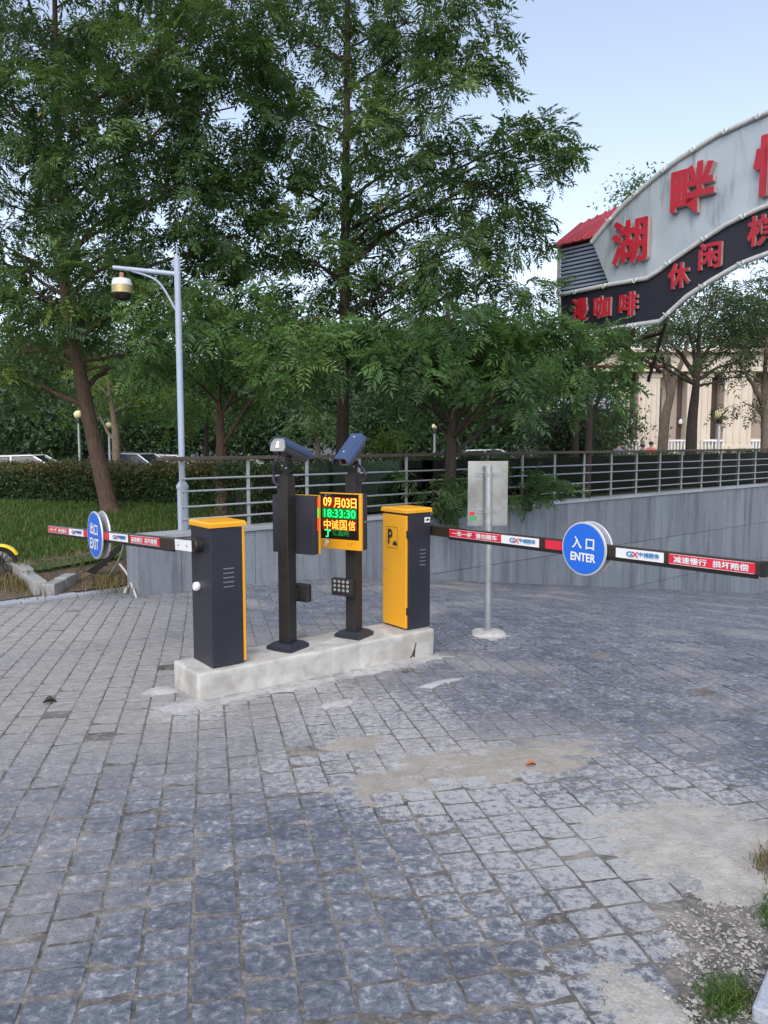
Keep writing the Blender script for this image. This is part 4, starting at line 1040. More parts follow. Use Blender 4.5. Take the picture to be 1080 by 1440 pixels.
# ================================================================== BUILDINGS
BD = 38.0
def bx(px): return (px - 540) / 1080.0 * BD
bz = lambda py: at(540, py, BD).z
cb = thing('colonnade_building', 'cream stone building with fluted pilasters and balustrades behind the right trees', 'building', (bx(970), BD, .0))
L_ = lambda x: x - bx(970)
FZ = bz(631) - .3; TZ = bz(497)
MB().box((L_(bx(1010)), 4.4, TZ / 2), (14.0, 7.2, TZ)).build('recessed_wall', M['tan'], cb)
for (a, b_, dep) in ((862, 885, .55), (895, 925, .75), (963, 997, .75), (1013, 1052, .9), (1085, 1125, .9), (1140, 1180, .9)):
    x0, x1 = L_(bx(a)), L_(bx(b_)); pb_ = MB().box(((x0 + x1) / 2, .8 - dep / 2, (TZ - .9) / 2), (x1 - x0, dep, TZ - .9), bev=.03).build('pilaster', M['cream'], cb)
    MB().box(((x0 + x1) / 2, .8 - dep / 2, FZ + .35), (x1 - x0 + .16, dep + .12, .3), bev=.02).build('plinth', M['cream'], pb_)
    MB().box(((x0 + x1) / 2, .8 - dep / 2, TZ - 1.05), (x1 - x0 + .14, dep + .12, .22), bev=.02).build('capital', M['cream'], pb_)
    for k in range(4):
        xx = x0 + (x1 - x0) * (k + .5) / 4; MB().tube([(xx, .8 - dep - .005, FZ + .55), (xx, .8 - dep - .005, TZ - 1.3)], .055, 8).build('flute', M['cream'], pb_)
MB().box((L_(bx(1010)), .30, TZ - .45), (14.0, 1.2, .88), bev=.02).build('entablature', M['cream'], cb)
MB().box((L_(bx(1010)), .15, TZ + .08), (14.3, 1.7, .18), bev=.02).build('cornice', M['cream'], cb)
MB().box((L_(bx(1010)), .55, FZ / 2 + .05), (14.2, 1.4, FZ + .1)).build('podium', M['cream'], cb)
for (a, b_, pt_, pb2, mt, archd) in ((886, 894, 528, 618, 'brown', True), (925.5, 934, 545, 616, 'darkglass', False), (957, 963, 530, 618, 'brown', False), (997, 1012, 513, 617, 'brown', True), (1056, 1082, 535, 616, 'tan', True), (1126, 1139, 513, 617, 'brown', True)):  # the dark inside slots and arch openings is put into flat brown plates
    x0, x1 = L_(bx(a)), L_(bx(b_)); z0, z1 = bz(pb2), bz(pt_); m = MB(); hw = (x1 - x0) / 2
    poly = [(-hw, z0), (hw, z0), (hw, z1 - hw)] + ([(hw * math.cos(R(t)), z1 - hw + hw * math.sin(R(t))) for t in (30, 60, 90, 120, 150)] if archd else [(hw, z1), (-hw, z1)]) + [(-hw, z1 - hw)]
    wn_ = m.prism(poly, ((x0 + x1) / 2, .76, 0), (1, 0, 0), (0, 0, 1), .06).build('window', M[mt], cb)
    MB().box(((x0 + x1) / 2, .70, z0 - .05), (x1 - x0 + .1, .12, .08)).build('sill', M['cream'], wn_)
    if mt == 'darkglass':
        for zz in (.33, .66): MB().box(((x0 + x1) / 2, .69, z0 + (z1 - z0) * zz), (x1 - x0, .05, .06)).build('mullion', M['brown'], wn_)
for (a, b_) in ((878, 896), (937, 964), (984, 1013), (1051, 1086), (1124, 1141)):
    x0, x1 = L_(bx(a)), L_(bx(b_)); m = MB(); zt_ = bz(619.5); m.box(((x0 + x1) / 2, -.12, zt_), (x1 - x0, .12, .09))
    n = max(4, int((x1 - x0) / .15))
    for k in range(n + 1): m.tube([(x0 + (x1 - x0) * k / n, -.12, FZ), (x0 + (x1 - x0) * k / n, -.12, zt_)], [.045, .035], 6)
    m.build('balustrade', M['white'], cb)
for px_ in (890, 960):
    MB().lathe([(.09, 0), (.11, .1), (.06, .22), (.02, .26)], (L_(bx(px_)), .5, bz(596)), (0, 0, 1), 10).build('wall_lamp', M['white'], cb, smooth=True)
sb = thing('clad_building', 'lavender siding wall of a low building left of the cream pilasters', 'building', (bx(820), 37.0, -.1))
x1 = (862 - 540) / 1080 * 37.0 - bx(820); z1 = at(850, 544, 37.0).z + .1
MB().box((x1 - 2.4, 2.5, z1 / 2), (4.8, 5, z1)).build('wall', M['lavender'], sb)
for i in range(34):
    zz = z1 * (i + .5) / 34
    if zz < 1.2: continue
    MB().box((x1 - 2.4, -.02, zz), (4.8, .05, z1 / 34 * .7), Matrix.Rotation(R(-12), 3, 'X')).build('siding_board', M['lavender'], sb)
MB().box((x1 - 2.4, 2.5, z1 + .06), (5.0, 5.2, .12)).build('roof', M['white'], sb)

# ================================================================== VEGETATION
def leaf(r, pairs, L, ll, lw, droop):
    """pinnate leaf along +x; returns quads (k,4,3)"""
    Q = []
    def leaflet(base, dr, nrm, l, w):
        dr = dr / np.linalg.norm(dr); sd = np.cross(nrm, dr); sd /= np.linalg.norm(sd)
        tip = base + dr * l + np.array([0, 0, -.18 * l]); mid = base + dr * l * .45
        Q.append([base, mid - sd * w / 2, tip, mid + sd * w / 2])
    bend = lambda s: np.array([s * L * (1 - .12 * droop * s), 0, -droop * L * s * s * .55])
    for i in range(pairs):
        s = .22 + .74 * i / (pairs - 1) if pairs > 1 else .6
        k = math.sin(math.pi * (.25 + .65 * i / max(1, pairs - 1))) * .35 + .72
        for sg in (-1, 1):
            a = sg * math.radians(r.uniform(52, 70)); dr = np.array([math.cos(a), math.sin(a), r.uniform(-.35, .02)])
            leaflet(bend(s), dr, np.array([r.normal(0, .25), r.normal(0, .25), 1.]), ll * k * r.uniform(.85, 1.12), lw * r.uniform(.85, 1.15))
    leaflet(bend(1.), np.array([1., 0, -.3]), np.array([0, 0, 1.]), ll * .95, lw)
    return np.array(Q)
def rotm(ax, a):
    c, s = math.cos(a), math.sin(a)
    return np.array({'x': [[1, 0, 0], [0, c, -s], [0, s, c]], 'y': [[c, 0, s], [0, 1, 0], [-s, 0, c]], 'z': [[c, -s, 0], [s, c, 0], [0, 0, 1]]}[ax])
def twig_template(seed, n_leaf=7, pairs=6, L=.46, ll=.150, lw=.046, tw=.46):
    r = np.random.default_rng(seed); out = []; lt = []
    for i in range(n_leaf):
        s = (i + .6) / n_leaf; az = (1 if i % 2 else -1) * r.uniform(.6, 1.25) * (1 - .45 * s)
        if i == n_leaf - 1: az = r.normal(0, .2)
        q = leaf(r, pairs, L * r.uniform(.7, 1.12) * (1 - .2 * s), ll, lw, r.uniform(.4, 1.5))
        Rm = rotm('z', az) @ rotm('y', r.uniform(-.5, .75)) @ rotm('x', r.normal(0, .5)); q = q @ Rm.T + np.array([tw * s, 0, -.16 * s * s])
        out.append(q); lt += [r.uniform(0, 1)] * len(q)
    return np.concatenate(out), np.array(lt)
TWIGS = [twig_template(50 + k) for k in range(8)]
TWIGS_S = [twig_template(90 + k, 5, 4, .34, .12, .042) for k in range(5)]           # coarser, for trees far behind
def spray_leaf(seed, n=14, l=.12, w=.06, spread=.28):
    r = np.random.default_rng(seed); Q = []
    for i in range(n):
        c = r.normal(0, spread, 3) * np.array([1, 1, .7]); d = r.normal(0, 1, 3) + np.array([0, 0, -.3]); d /= np.linalg.norm(d); s = np.cross(d, r.normal(0, 1, 3)); s /= np.linalg.norm(s)
        Q.append([c, c + d * l * .5 - s * w / 2, c + d * l, c + d * l * .5 + s * w / 2])
    return np.array(Q), r.uniform(0, 1, n)
SPRAYS = [spray_leaf(200 + k) for k in range(6)]
def crown_mesh(name, pos, dirs, scl, tmpl, mat, r, tint_shift=None, pitch=(-.25, .35)):
    n = len(pos); VV = []; TT = []; which = r.integers(0, len(tmpl), n); flip = np.where(r.random(n) < .5, -1., 1.)
    for k in range(len(tmpl)):
        idx = np.where(which == k)[0]
        if not len(idx): continue
        q, t = tmpl[k]; az = np.arctan2(dirs[idx, 1], dirs[idx, 0]) + r.normal(0, .45, len(idx)); pt_ = r.uniform(pitch[0], pitch[1], len(idx)) * 1.6 - .3 * dirs[idx, 2]
        ro = r.normal(0, .3, len(idx)); ca, sa, cp_, sp_, cr, sr = np.cos(az), np.sin(az), np.cos(pt_), np.sin(pt_), np.cos(ro), np.sin(ro); z = np.zeros(len(idx)); o = z + 1
        Rz = np.stack([np.stack([ca, -sa, z], 1), np.stack([sa, ca, z], 1), np.stack([z, z, o], 1)], 1)
        Ry = np.stack([np.stack([cp_, z, sp_], 1), np.stack([z, o, z], 1), np.stack([-sp_, z, cp_], 1)], 1)
        Rx = np.stack([np.stack([o, z, z], 1), np.stack([z, cr, -sr], 1), np.stack([z, sr, cr], 1)], 1)
        Rm = np.einsum('nij,njk,nkl->nil', Rz, Ry, Rx) * scl[idx][:, None, None]
        v = np.einsum('nij,mj->nmi', Rm, q.reshape(-1, 3)) + pos[idx][:, None, :]; VV.append(v.reshape(-1, 3))
        sh = (tint_shift[idx] if tint_shift is not None else np.zeros(len(idx)))[:, None]
        tv = np.clip(.55 * t[None, :] + .45 * r.random(len(idx))[:, None] + sh, 0, .94); rare = r.random(tv.shape) < .0012; tv = np.where(rare, 1., tv); TT.append(np.repeat(tv.reshape(-1), 4))
    V = np.concatenate(VV); T = np.concatenate(TT); return np_mesh(name, V, np.arange(len(V)).reshape(-1, 4), mat, T)
def branchy(mb, a, b, r0, r1, seed, n=7, wob=.12, lift=.25):
    rr = random.Random(seed); a = Vector(a); b = Vector(b); L = (b - a).length; P = []; 
    mid = a.lerp(b, .5) + Vector((0, 0, lift * L * .5)); off = Vector((rr.uniform(-1, 1), rr.uniform(-1, 1), rr.uniform(-.5, .5))) * wob * L
    for i in range(n):
        t = i / (n - 1); p = a * (1 - t) ** 2 + (mid + off) * 2 * t * (1 - t) + b * t * t; p += Vector((rr.uniform(-1, 1), rr.uniform(-1, 1), rr.uniform(-1, 1))) * .03 * L * math.sin(math.pi * t); P.append(p)
    mb.tube(P, [r0 + (r1 - r0) * (i / (n - 1)) ** .8 for i in range(n)], 6, cap=False); return P
def sample_blob(r, c, rad, n):
    d = r.normal(0, 1, (n, 3)); d /= np.linalg.norm(d, axis=1)[:, None]; k = r.random(n) ** .45
    return np.array(c) + d * k[:, None] * np.array(rad), d
def tree(name, label, cat, trunk_px, depth, trunk_r, blobs, mat, bark, seed, density=1., tmpl=None, scl=(.60, 1.02), base_z=None, tint=0., dj=None, group=None, pitch=(-.25, .35), extra_limbs=(), hang=0):
    """trunk_px: polyline of photo pixels from the base up at distance depth; blobs: (px, py, radius px x, radius px y, depth offset, twigs)"""
    r = np.random.default_rng(seed); tmpl = tmpl or TWIGS
    TP = [at(p[0], p[1], depth + (p[2] if len(p) > 2 else 0)) for p in trunk_px]; base = TP[0].copy()
    if base_z is not None: base.z = base_z
    root = thing(name, label, cat, base, 0, group); tb = MB(); O = base
    pts_ = smooth_path([base] + TP[1:], 6); n = len(pts_)
    rad = [trunk_r * (1.0 - .80 * (i / (n - 1)) ** .8) for i in range(n)]; rad[0] *= 1.45; rad[1] *= 1.12
    tb.tube([p - O for p in pts_], rad, 12, cap=False)
    pos = []; dr = []; sh = []
    for bi, (px, py, rx, ry, dd, cnt) in enumerate(blobs):
        D = depth + dd; c = at(px, py, D); k = D / 1080.0; radv = (rx * k, max(rx, ry) * k * .95, ry * k)
        p, d = sample_blob(r, c, radv, max(3, int(cnt * density))); pos.append(p); dr.append(d); sh.append(np.full(len(p), tint + r.normal(0, .13)))
        # limb from the trunk, leaving it below the clump
        cand = [i for i in range(2, n) if pts_[i].z < c.z - .15 * abs(c.z - base.z) * .2] or [n // 2]
        j = min(cand, key=lambda i: (pts_[i] - c).length + .6 * abs(pts_[i].z - (c.z - .5 * math.hypot(pts_[i].x - c.x, pts_[i].y - c.y))))
        lim = branchy(tb, pts_[j] - O, c - O, max(.018, rad[j] * .45), .012, seed * 100 + bi)
        for q_ in range(min(7, 2 + cnt // 12)):
            e = Vector(p[r.integers(0, len(p))]); s_ = lim[r.integers(2, len(lim))]; branchy(tb, s_, e - O, .012, .004, seed * 999 + bi * 13 + q_, 5)
    for (a, b_, r0) in extra_limbs:
        branchy(tb, at(a[0], a[1], depth) - O, at(b_[0], b_[1], depth + (b_[2] if len(b_) > 2 else 0)) - O, r0, .012, seed * 77 + int(b_[0]), 8, .05, .12)
    tb.build('trunk', bark, root, smooth=True)
    pos = np.concatenate(pos) - np.array(O); dr = np.concatenate(dr); sh = np.concatenate(sh)
    link('crown', crown_mesh('crown', pos, dr, r.uniform(scl[0], scl[1], len(pos)), tmpl, mat, r, sh, pitch), root)
    if hang:
        # strings of winged seeds hanging under the twigs
        idx = r.integers(0, len(pos), hang); V = []; T = []
        for i in idx:
            p = pos[i] + np.array([0, 0, -.05]); L = r.uniform(.2, .42); a = r.uniform(0, 6.3)
            for k in range(9):
                q = p + np.array([r.normal(0, .008), r.normal(0, .008), -L * k / 9]); w = .011; d = np.array([math.cos(a + k * 1.3), math.sin(a + k * 1.3), 0])
                V += [q + d * w, q + np.array([0, 0, -.022]), q - d * w, q + np.array([0, 0, .022])]; T += [r.uniform(0, 1)] * 4
        o = link('seed_strings', np_mesh('seed_strings', np.array(V), np.arange(len(V)).reshape(-1, 4), M['seed'], T), root); tag(o, kind='stuff')
    return root
TREES = dict()
# left tree: leaning trunk
tree('tree', 'large tree with leaning brown trunk in front of the hedge at left', 'tree',
     [(157, 726), (146, 680), (126, 590), (110, 510), (94, 430), (88, 350), (84, 250), (80, 120), (75, -80)], 13.9, .175,
     [(40, 40, 110, 80, 0, 90), (160, 50, 110, 80, 1, 100), (270, 60, 90, 75, -.5, 80), (340, 25, 55, 55, -1, 36), (20, 160, 90, 75, -1, 70), (120, 170, 90, 70, -1, 70), (230, 160, 95, 75, .6, 80), (330, 150, 70, 75, -.5, 60),
      (10, 290, 70, 65, 0, 46), (130, 285, 75, 55, 1, 42), (220, 270, 90, 65, -.6, 66), (320, 255, 75, 65, .4, 60), (20, 400, 55, 55, .6, 30), (150, 350, 55, 35, 1.2, 20), (230, 345, 70, 45, .6, 40), (10, 480, 45, 40, 0, 22), (330, 330, 60, 45, 0, 38),
      (170, 430, 80, 40, 1.6, 36), (60, 470, 40, 45, 1, 18), (200, 490, 70, 45, 2.0, 30), (60, 420, 60, 40, -1.2, 26), (140, 400, 60, 34, -1.4, 24), (215, 415, 50, 36, -.6, 20), (30, 530, 50, 34, .4, 18), (110, 330, 60, 40, -1.2, 24), (60, 240, 50, 40, -1.4, 20), (-60, 150, 90, 120, 0, 60), (-60, 350, 70, 100, 0, 40), (80, -90, 200, 90, 0, 110), (280, -80, 130, 80, 0, 60)],
     M['leaf'], M['bark'], 1, .72, base_z=zl(at(157, 726, 13.9).x, 13.9) - .05, hang=420,
     extra_limbs=[((110, 510), (195, 498), .05), ((112, 500), (15, 498, .5), .05), ((92, 420), (230, 330, .5), .05), ((90, 400), (-20, 330), .05), ((86, 330), (180, 250, -.3), .04), ((116, 520), (190, 515, .2), .045)])
# middle tree: straight mast with open crown
tree('tree', 'tall straight slender tree rising behind the railing in the middle', 'tree',
     [(478, 700), (481, 640), (483, 540), (485, 400), (486, 260), (488, 130), (489, 0), (490, -170)], 14.4, .15,
     [(430, 60, 60, 60, 0, 34), (500, 40, 70, 55, .8, 44), (585, 30, 65, 50, 0, 44), (650, 40, 45, 42, -.4, 26), (560, 110, 80, 50, .5, 46), (640, 115, 60, 45, -.3, 34), (684, 95, 26, 26, -.2, 9), (420, 170, 50, 50, .6, 28), (490, 190, 70, 50, -.6, 40), (590, 190, 60, 40, 0, 30),
      (660, 210, 60, 38, 0, 32), (735, 200, 48, 32, -.3, 26), (785, 190, 30, 22, -.4, 14), (775, 225, 28, 20, -.2, 9), (390, 260, 60, 45, 0, 34), (480, 290, 75, 50, .6, 46), (570, 270, 70, 45, -.5, 40), (650, 285, 65, 45, .5, 38), (720, 270, 45, 35, -.2, 22), (712, 325, 44, 34, 0, 20),
      (640, 360, 75, 45, -.6, 44), (540, 360, 75, 45, .8, 44), (440, 370, 80, 45, -.4, 44), (360, 340, 60, 45, .8, 34), (720, 390, 60, 40, .3, 30), (600, 430, 80, 45, .8, 40), (470, 440, 80, 45, .8, 40), (360, 430, 60, 45, .9, 32), (540, -70, 160, 80, 0, 90), (400, -60, 70, 60, 0, 30)],
     M['leaf'], M['barkdark'], 2, .68, base_z=.45, tint=.03)
# low branches near the railing with large fresh leaves
tree('tree', 'bushy tree with fresh drooping leaf sprays behind the column displays', 'tree',
     [(632, 690), (634, 640), (636, 580), (637, 520), (632, 470), (628, 420)], 13.0, .12,
     [(560, 470, 60, 30, -.8, 26), (640, 460, 70, 38, -.4, 32), (720, 470, 60, 36, -.4, 30), (780, 488, 46, 26, -.2, 18), (838, 515, 36, 20, -.3, 12), (850, 470, 28, 16, .2, 5), (570, 515, 42, 30, -1.6, 16), (725, 535, 46, 26, -1.6, 14), (650, 510, 60, 32, .4, 24), (770, 520, 48, 30, .4, 18), (500, 480, 45, 32, 0, 18), (690, 560, 40, 26, 1, 10), (590, 565, 40, 30, 1, 10), (810, 545, 40, 22, .6, 9), (806, 446, 16, 12, -.1, 2)],
     M['leafnear'], M['barkdark'], 3, 1.0, base_z=.45, tint=-.08, extra_limbs=[((634, 620), (575, 560, .3), .03), ((636, 600), (660, 560, .2), .03)])
tree('tree', 'short pruned tree with reddish knotted trunk behind the left rail posts', 'tree',
     [(312, 700), (312, 650), (310, 600), (308, 568), (309, 545)], 12.9, .13,
     [(405, 485, 55, 30, -1.6, 18), (425, 515, 36, 26, -1.8, 12), (270, 470, 60, 40, -1.4, 26), (330, 440, 55, 35, -1., 20), (245, 435, 36, 24, -1.6, 10), (210, 480, 32, 26, -1.6, 9), (340, 490, 50, 40, .3, 16), (290, 530, 45, 30, .6, 10), (380, 545, 45, 30, .6, 9), (430, 450, 50, 28, -1, 15)],
     M['leafnear'], M['bark'], 4, 1.0, base_z=.45, tint=.02)
# trees right of the arched sign
tree('tree', 'dark trunked tree with fanned branches before the cream building', 'tree', [(972, 640), (973, 600), (977, 560), (980, 528), (982, 500), (984, 450)], 21, .18,
     [(930, 455, 40, 26, 0, 14), (985, 440, 50, 30, .6, 22), (1045, 440, 45, 34, 0, 22), (1090, 470, 40, 30, 0, 16), (1010, 490, 40, 16, -.5, 8), (1050, 400, 50, 30, .5, 18), (960, 490, 40, 14, -.5, 6), (900, 500, 30, 14, -.2, 5), (1100, 400, 60, 50, .5, 20), (1000, 400, 60, 30, 2, 16)],
     M['leafolive'], M['barkdark'], 5, 1.0, tmpl=TWIGS_S, scl=(.9, 1.5), base_z=.1,
     extra_limbs=[((979, 530), (925, 465), .09), ((980, 525), (965, 450), .08), ((981, 520), (1020, 455), .08), ((978, 535), (1050, 500), .07), ((977, 540), (900, 505), .06), ((977, 545), (1045, 530), .05)])
tree('tree', 'pale forked trunk tree left of the dark fanned one', 'tree', [(930, 640), (934, 600), (942, 560), (948, 535), (962, 500), (972, 450)], 25, .20,
     [(930, 440, 45, 36, 0, 14), (980, 410, 60, 36, 1, 20), (900, 480, 26, 20, 0, 6), (1040, 480, 40, 24, 2, 10)], M['leafolive'], M['barkpale'], 6, 1.0, tmpl=TWIGS_S, scl=(1, 1.6), base_z=.1, extra_limbs=[((943, 556), (930, 490), .14), ((945, 548), (925, 450), .1)])
tree('tree', 'grey trunked tree cut off by the right edge of the picture', 'tree', [(1078, 640), (1076, 600), (1074, 560), (1077, 500), (1080, 430)], 22, .15,
     [(1070, 490, 36, 30, 0, 14), (1100, 440, 50, 50, 0, 16), (1045, 565, 26, 9, -.5, 8), (1030, 520, 28, 12, 0, 5), (1120, 530, 40, 30, 0, 8)], M['leafolive'], M['barkpale'], 7, 1.0, tmpl=TWIGS_S, scl=(.9, 1.4), base_z=.1, extra_limbs=[((1074, 570), (1035, 505), .1)])
tree('young_tree', 'young tree with flat tiers of twigs before the lavender siding', 'tree', [(830, 650), (832, 620), (836, 590), (840, 565), (848, 540), (850, 520)], 17.5, .07,
     [(850, 575, 26, 5, 0, 6), (850, 597, 24, 5, 0, 6), (825, 545, 18, 8, 0, 3), (845, 540, 18, 8, 0, 4), (845, 612, 14, 5, 0, 2)], M['leafolive'], M['barkdark'], 8, 1.0, tmpl=TWIGS_S, scl=(.5, .8), base_z=.4, extra_limbs=[((836, 590), (818, 545), .035), ((838, 578), (806, 572), .03), ((840, 568), (850, 545), .03)])
tree('tree', 'slim pale trunk tree beyond the hedge beside the leaning trunk', 'tree', [(164, 650), (163, 620), (160, 590), (155, 560), (150, 530)], 24, .16,
     [(170, 540, 46, 24, 0, 22), (120, 530, 40, 24, 1, 16), (200, 560, 34, 22, 0, 14), (130, 575, 30, 18, 2, 10)], M['leafyellow'], M['barkpale'], 9, 1.0, tmpl=TWIGS_S, scl=(1., 1.5), base_z=-.1)
tree('tree', 'low yellow green tree beyond the railing right of the pole', 'tree', [(290, 660), (290, 620), (292, 590), (294, 560)], 22, .10,
     [(285, 540, 36, 26, 0, 16), (250, 560, 26, 22, 0, 10), (330, 560, 36, 28, 0, 14), (280, 585, 30, 20, 0, 8)], M['leafyellow'], M['barkdark'], 10, 1.0, tmpl=TWIGS_S, scl=(.9, 1.4), base_z=-.1)
tree('tree', 'small grey green tree with pale trunk beyond the left camera', 'tree', [(447, 650), (447, 632), (446, 610), (445, 590)], 26, .13,
     [(428, 600, 22, 12, 0, 12), (460, 600, 24, 13, 0, 13), (446, 585, 18, 10, 0, 8)], M['leaffar'], M['barkpale'], 15, 1.0, tmpl=TWIGS_S, scl=(.9, 1.3), base_z=-.2, tint=.25)

def shrub(name, label, px, py, rx, ry, depth, n, mat, seed, tmpl=None, scl=(.8, 1.2), base=None, group=None, tint=0.):
    r = np.random.default_rng(seed); c = at(px, py, depth); k = depth / 1080.0; p, d = sample_blob(r, c, (rx * k, rx * k * .9, ry * k), n); b_ = Vector((c.x, c.y, base if base is not None else c.z - ry * k))
    root = thing(name, label, 'shrub', b_, 0, group); tb = MB()
    for i in range(7): branchy(tb, Vector((random.uniform(-.08, .08), random.uniform(-.08, .08), 0)), Vector(p[i]) - b_, .022, .006, seed * 31 + i, 6)
    tb.build('stems', M['barkdark'], root, smooth=True)
    link('foliage', crown_mesh('foliage', p - np.array(b_), d, r.uniform(scl[0], scl[1], n), tmpl or SPRAYS, mat, r, np.full(n, tint)), root); return root
shrub('shrub', 'big dark rounded shrub behind the railing left of the young tree', 800, 612, 36, 36, 19, 330, M['leafolive'], 31, scl=(.9, 1.3), base=.3, tint=-.2)
shrub('shrub', 'light shrub of upright shoots peeping over the rail right of the blue camera', 545, 625, 16, 16, 16, 60, M['leafyellow'], 32, scl=(.5, .8), base=.5)
shrub('sapling', 'leafy sapling leaning through the railing left of the metal sign', 610, 690, 42, 26, 12.9, 26, M['leaf'], 33, TWIGS, (.55, .8), base=.55, tint=-.1)
shrub('sapling', 'leafy sapling spilling over the wall right of the metal sign', 745, 680, 42, 24, 14.3, 26, M['leaf'], 34, TWIGS, (.55, .8), base=.55, tint=-.05)
shrub('sapling', 'small sapling tip rising over the handrail above the metal sign', 682, 646, 20, 12, 14.2, 10, M['leaf'], 35, TWIGS, (.5, .7), base=.6)

# ---- hedges
def hedge(label, a, b, w, zb_, zt_, n, seed, red=True):
    """clipped hedge from a to b (xy), width w"""
    a = Vector((a[0], a[1], 0)); b = Vector((b[0], b[1], 0)); d = b - a; L = d.length; d.normalize(); nn = Vector((-d.y, d.x, 0)); r = np.random.default_rng(seed)
    root = thing('hedge', label, 'hedge', (a.x, a.y, zb_), math.atan2(d.y, d.x)); h = zt_ - zb_
    MB().box((L / 2, 0, h * .46), (L - .5, w * .7, h * .82)).build('stems', M['hedgecore'], root)
    u = r.uniform(0, L, n); q = r.random(n); y = np.where(q < .42, -w / 2 + r.exponential(.05, n), np.where(q < .80, r.uniform(-w / 2, w / 2, n), w / 2 - r.exponential(.05, n)))
    z = np.where((q >= .42) & (q < .80), h - r.exponential(.05, n), r.uniform(.03, h, n))
    e = r.random(n) < .08; u = np.where(e, np.where(r.random(n) < .5, r.exponential(.06, n), L - r.exponential(.06, n)), u)
    wav = .05 * np.sin(u * 2.3 + seed) + .04 * np.sin(u * 5.1) + .03 * np.sin(u * 11); z = z + np.where(z > h * .8, wav, 0); y = y + .06 * np.sin(u * 1.9 + z * 3)
    pos = np.stack([u, y, z], 1); hf = z / h
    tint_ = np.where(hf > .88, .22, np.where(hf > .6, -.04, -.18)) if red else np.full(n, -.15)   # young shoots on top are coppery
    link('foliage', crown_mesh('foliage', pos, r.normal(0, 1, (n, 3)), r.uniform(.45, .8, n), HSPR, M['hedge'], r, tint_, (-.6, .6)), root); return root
HSPR = [spray_leaf(300 + k, 9, .085, .042, .09) for k in range(5)]
h0 = at(4, 690, 16.5); h1 = at(400, 690, 14.6)
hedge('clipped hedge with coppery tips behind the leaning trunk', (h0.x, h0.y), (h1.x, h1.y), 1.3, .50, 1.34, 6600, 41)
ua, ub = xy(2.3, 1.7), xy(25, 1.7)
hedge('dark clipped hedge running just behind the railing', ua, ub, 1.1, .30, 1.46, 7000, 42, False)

# ---- far woodland: one mass
r = np.random.default_rng(77); pos = []; ts = []
def mass(px, py, rx, ry, D, n, tint=0.):
    c = at(px, py, D); k = D / 1080.0; p, d = sample_blob(r, c, (rx * k, rx * k * .8, ry * k), n); pos.append(p); ts.append(np.full(n, tint))
for i in range(26):
    mass(-60 + i * 36 + random.uniform(-14, 14), random.uniform(520, 560), random.uniform(32, 50), random.uniform(50, 75), random.uniform(38, 52), 120, random.uniform(-.25, .1))
for i in range(22):
    mass(-40 + i * 42 + random.uniform(-14, 14), random.uniform(590, 612), random.uniform(28, 44), random.uniform(20, 34), random.uniform(32, 44), 60, random.uniform(-.3, -.05))
for (px, py, rx, ry, D, n, t) in ((50, 590, 60, 52, 30, 170, -.32), (90, 610, 45, 34, 29, 100, -.32), (10, 560, 50, 40, 32, 100, .05), (30, 520, 60, 40, 34, 90, .1), (1000, 470, 120, 50, 60, 160, 0), (880, 480, 60, 50, 62, 100, 0), (560, 590, 70, 40, 30, 120, -.2), (690, 600, 70, 34, 30, 120, -.3), (220, 600, 50, 40, 33, 90, -.2), (380, 590, 60, 44, 33, 120, -.1), (905, 275, 40, 14, 40, 20, .1), (1060, 470, 60, 60, 58, 100, 0)):
    mass(px, py, rx, ry, D, n, t)
pos = np.concatenate(pos); BIGSPR = [spray_leaf(400 + k, 62, .19, .075, .42) for k in range(5)]
fw = link('far_woodland', crown_mesh('far_woodland', pos, r.normal(0, 1, pos.shape), r.uniform(.9, 1.5, len(pos)), BIGSPR, M['leaffar'], r, np.concatenate(ts), (-.6, .6)))
tag(fw, 'dark wood of merged trees filling the background under the crowns', kind='stuff')
for i, (px, D, w) in enumerate([(95, 34, .14), (113, 35, .12), (120, 34, .11), (150, 36, .12), (213, 36, .12), (375, 34, .13), (388, 35, .12), (408, 34, .12), (510, 34, .16), (585, 30, .12), (603, 31, .10), (690, 31, .10), (735, 33, .12), (553, 34, .16)]):
    b_ = at(px, 640, D); b_.z = -.3
    tk = thing('distant_tree', 'thin distant trunk standing in the dark wood behind the hedge and railing', 'tree', b_, 0, 'distant trunks in the dark wood')
    m = MB(); rr = random.Random(i); m.tube([(0, 0, 0), (rr.uniform(-.1, .1), 0, 2), (rr.uniform(-.25, .25), 0, 4), (rr.uniform(-.4, .4), 0, 6.5)], [w, w * .9, w * .7, w * .4], 7); m.build('trunk', M['barkdark'] if i % 3 else M['barkpale'], tk, smooth=True)
    p = r.normal(0, 1, (22, 3)) * np.array([.8, .8, .9]) + np.array([0, 0, 6.2]); link('crown', crown_mesh('crown', p, p - np.array([0, 0, 6]), r.uniform(.8, 1.2, 22), BIGSPR, M['leaffar'], r, None, (-.5, .5)), tk)

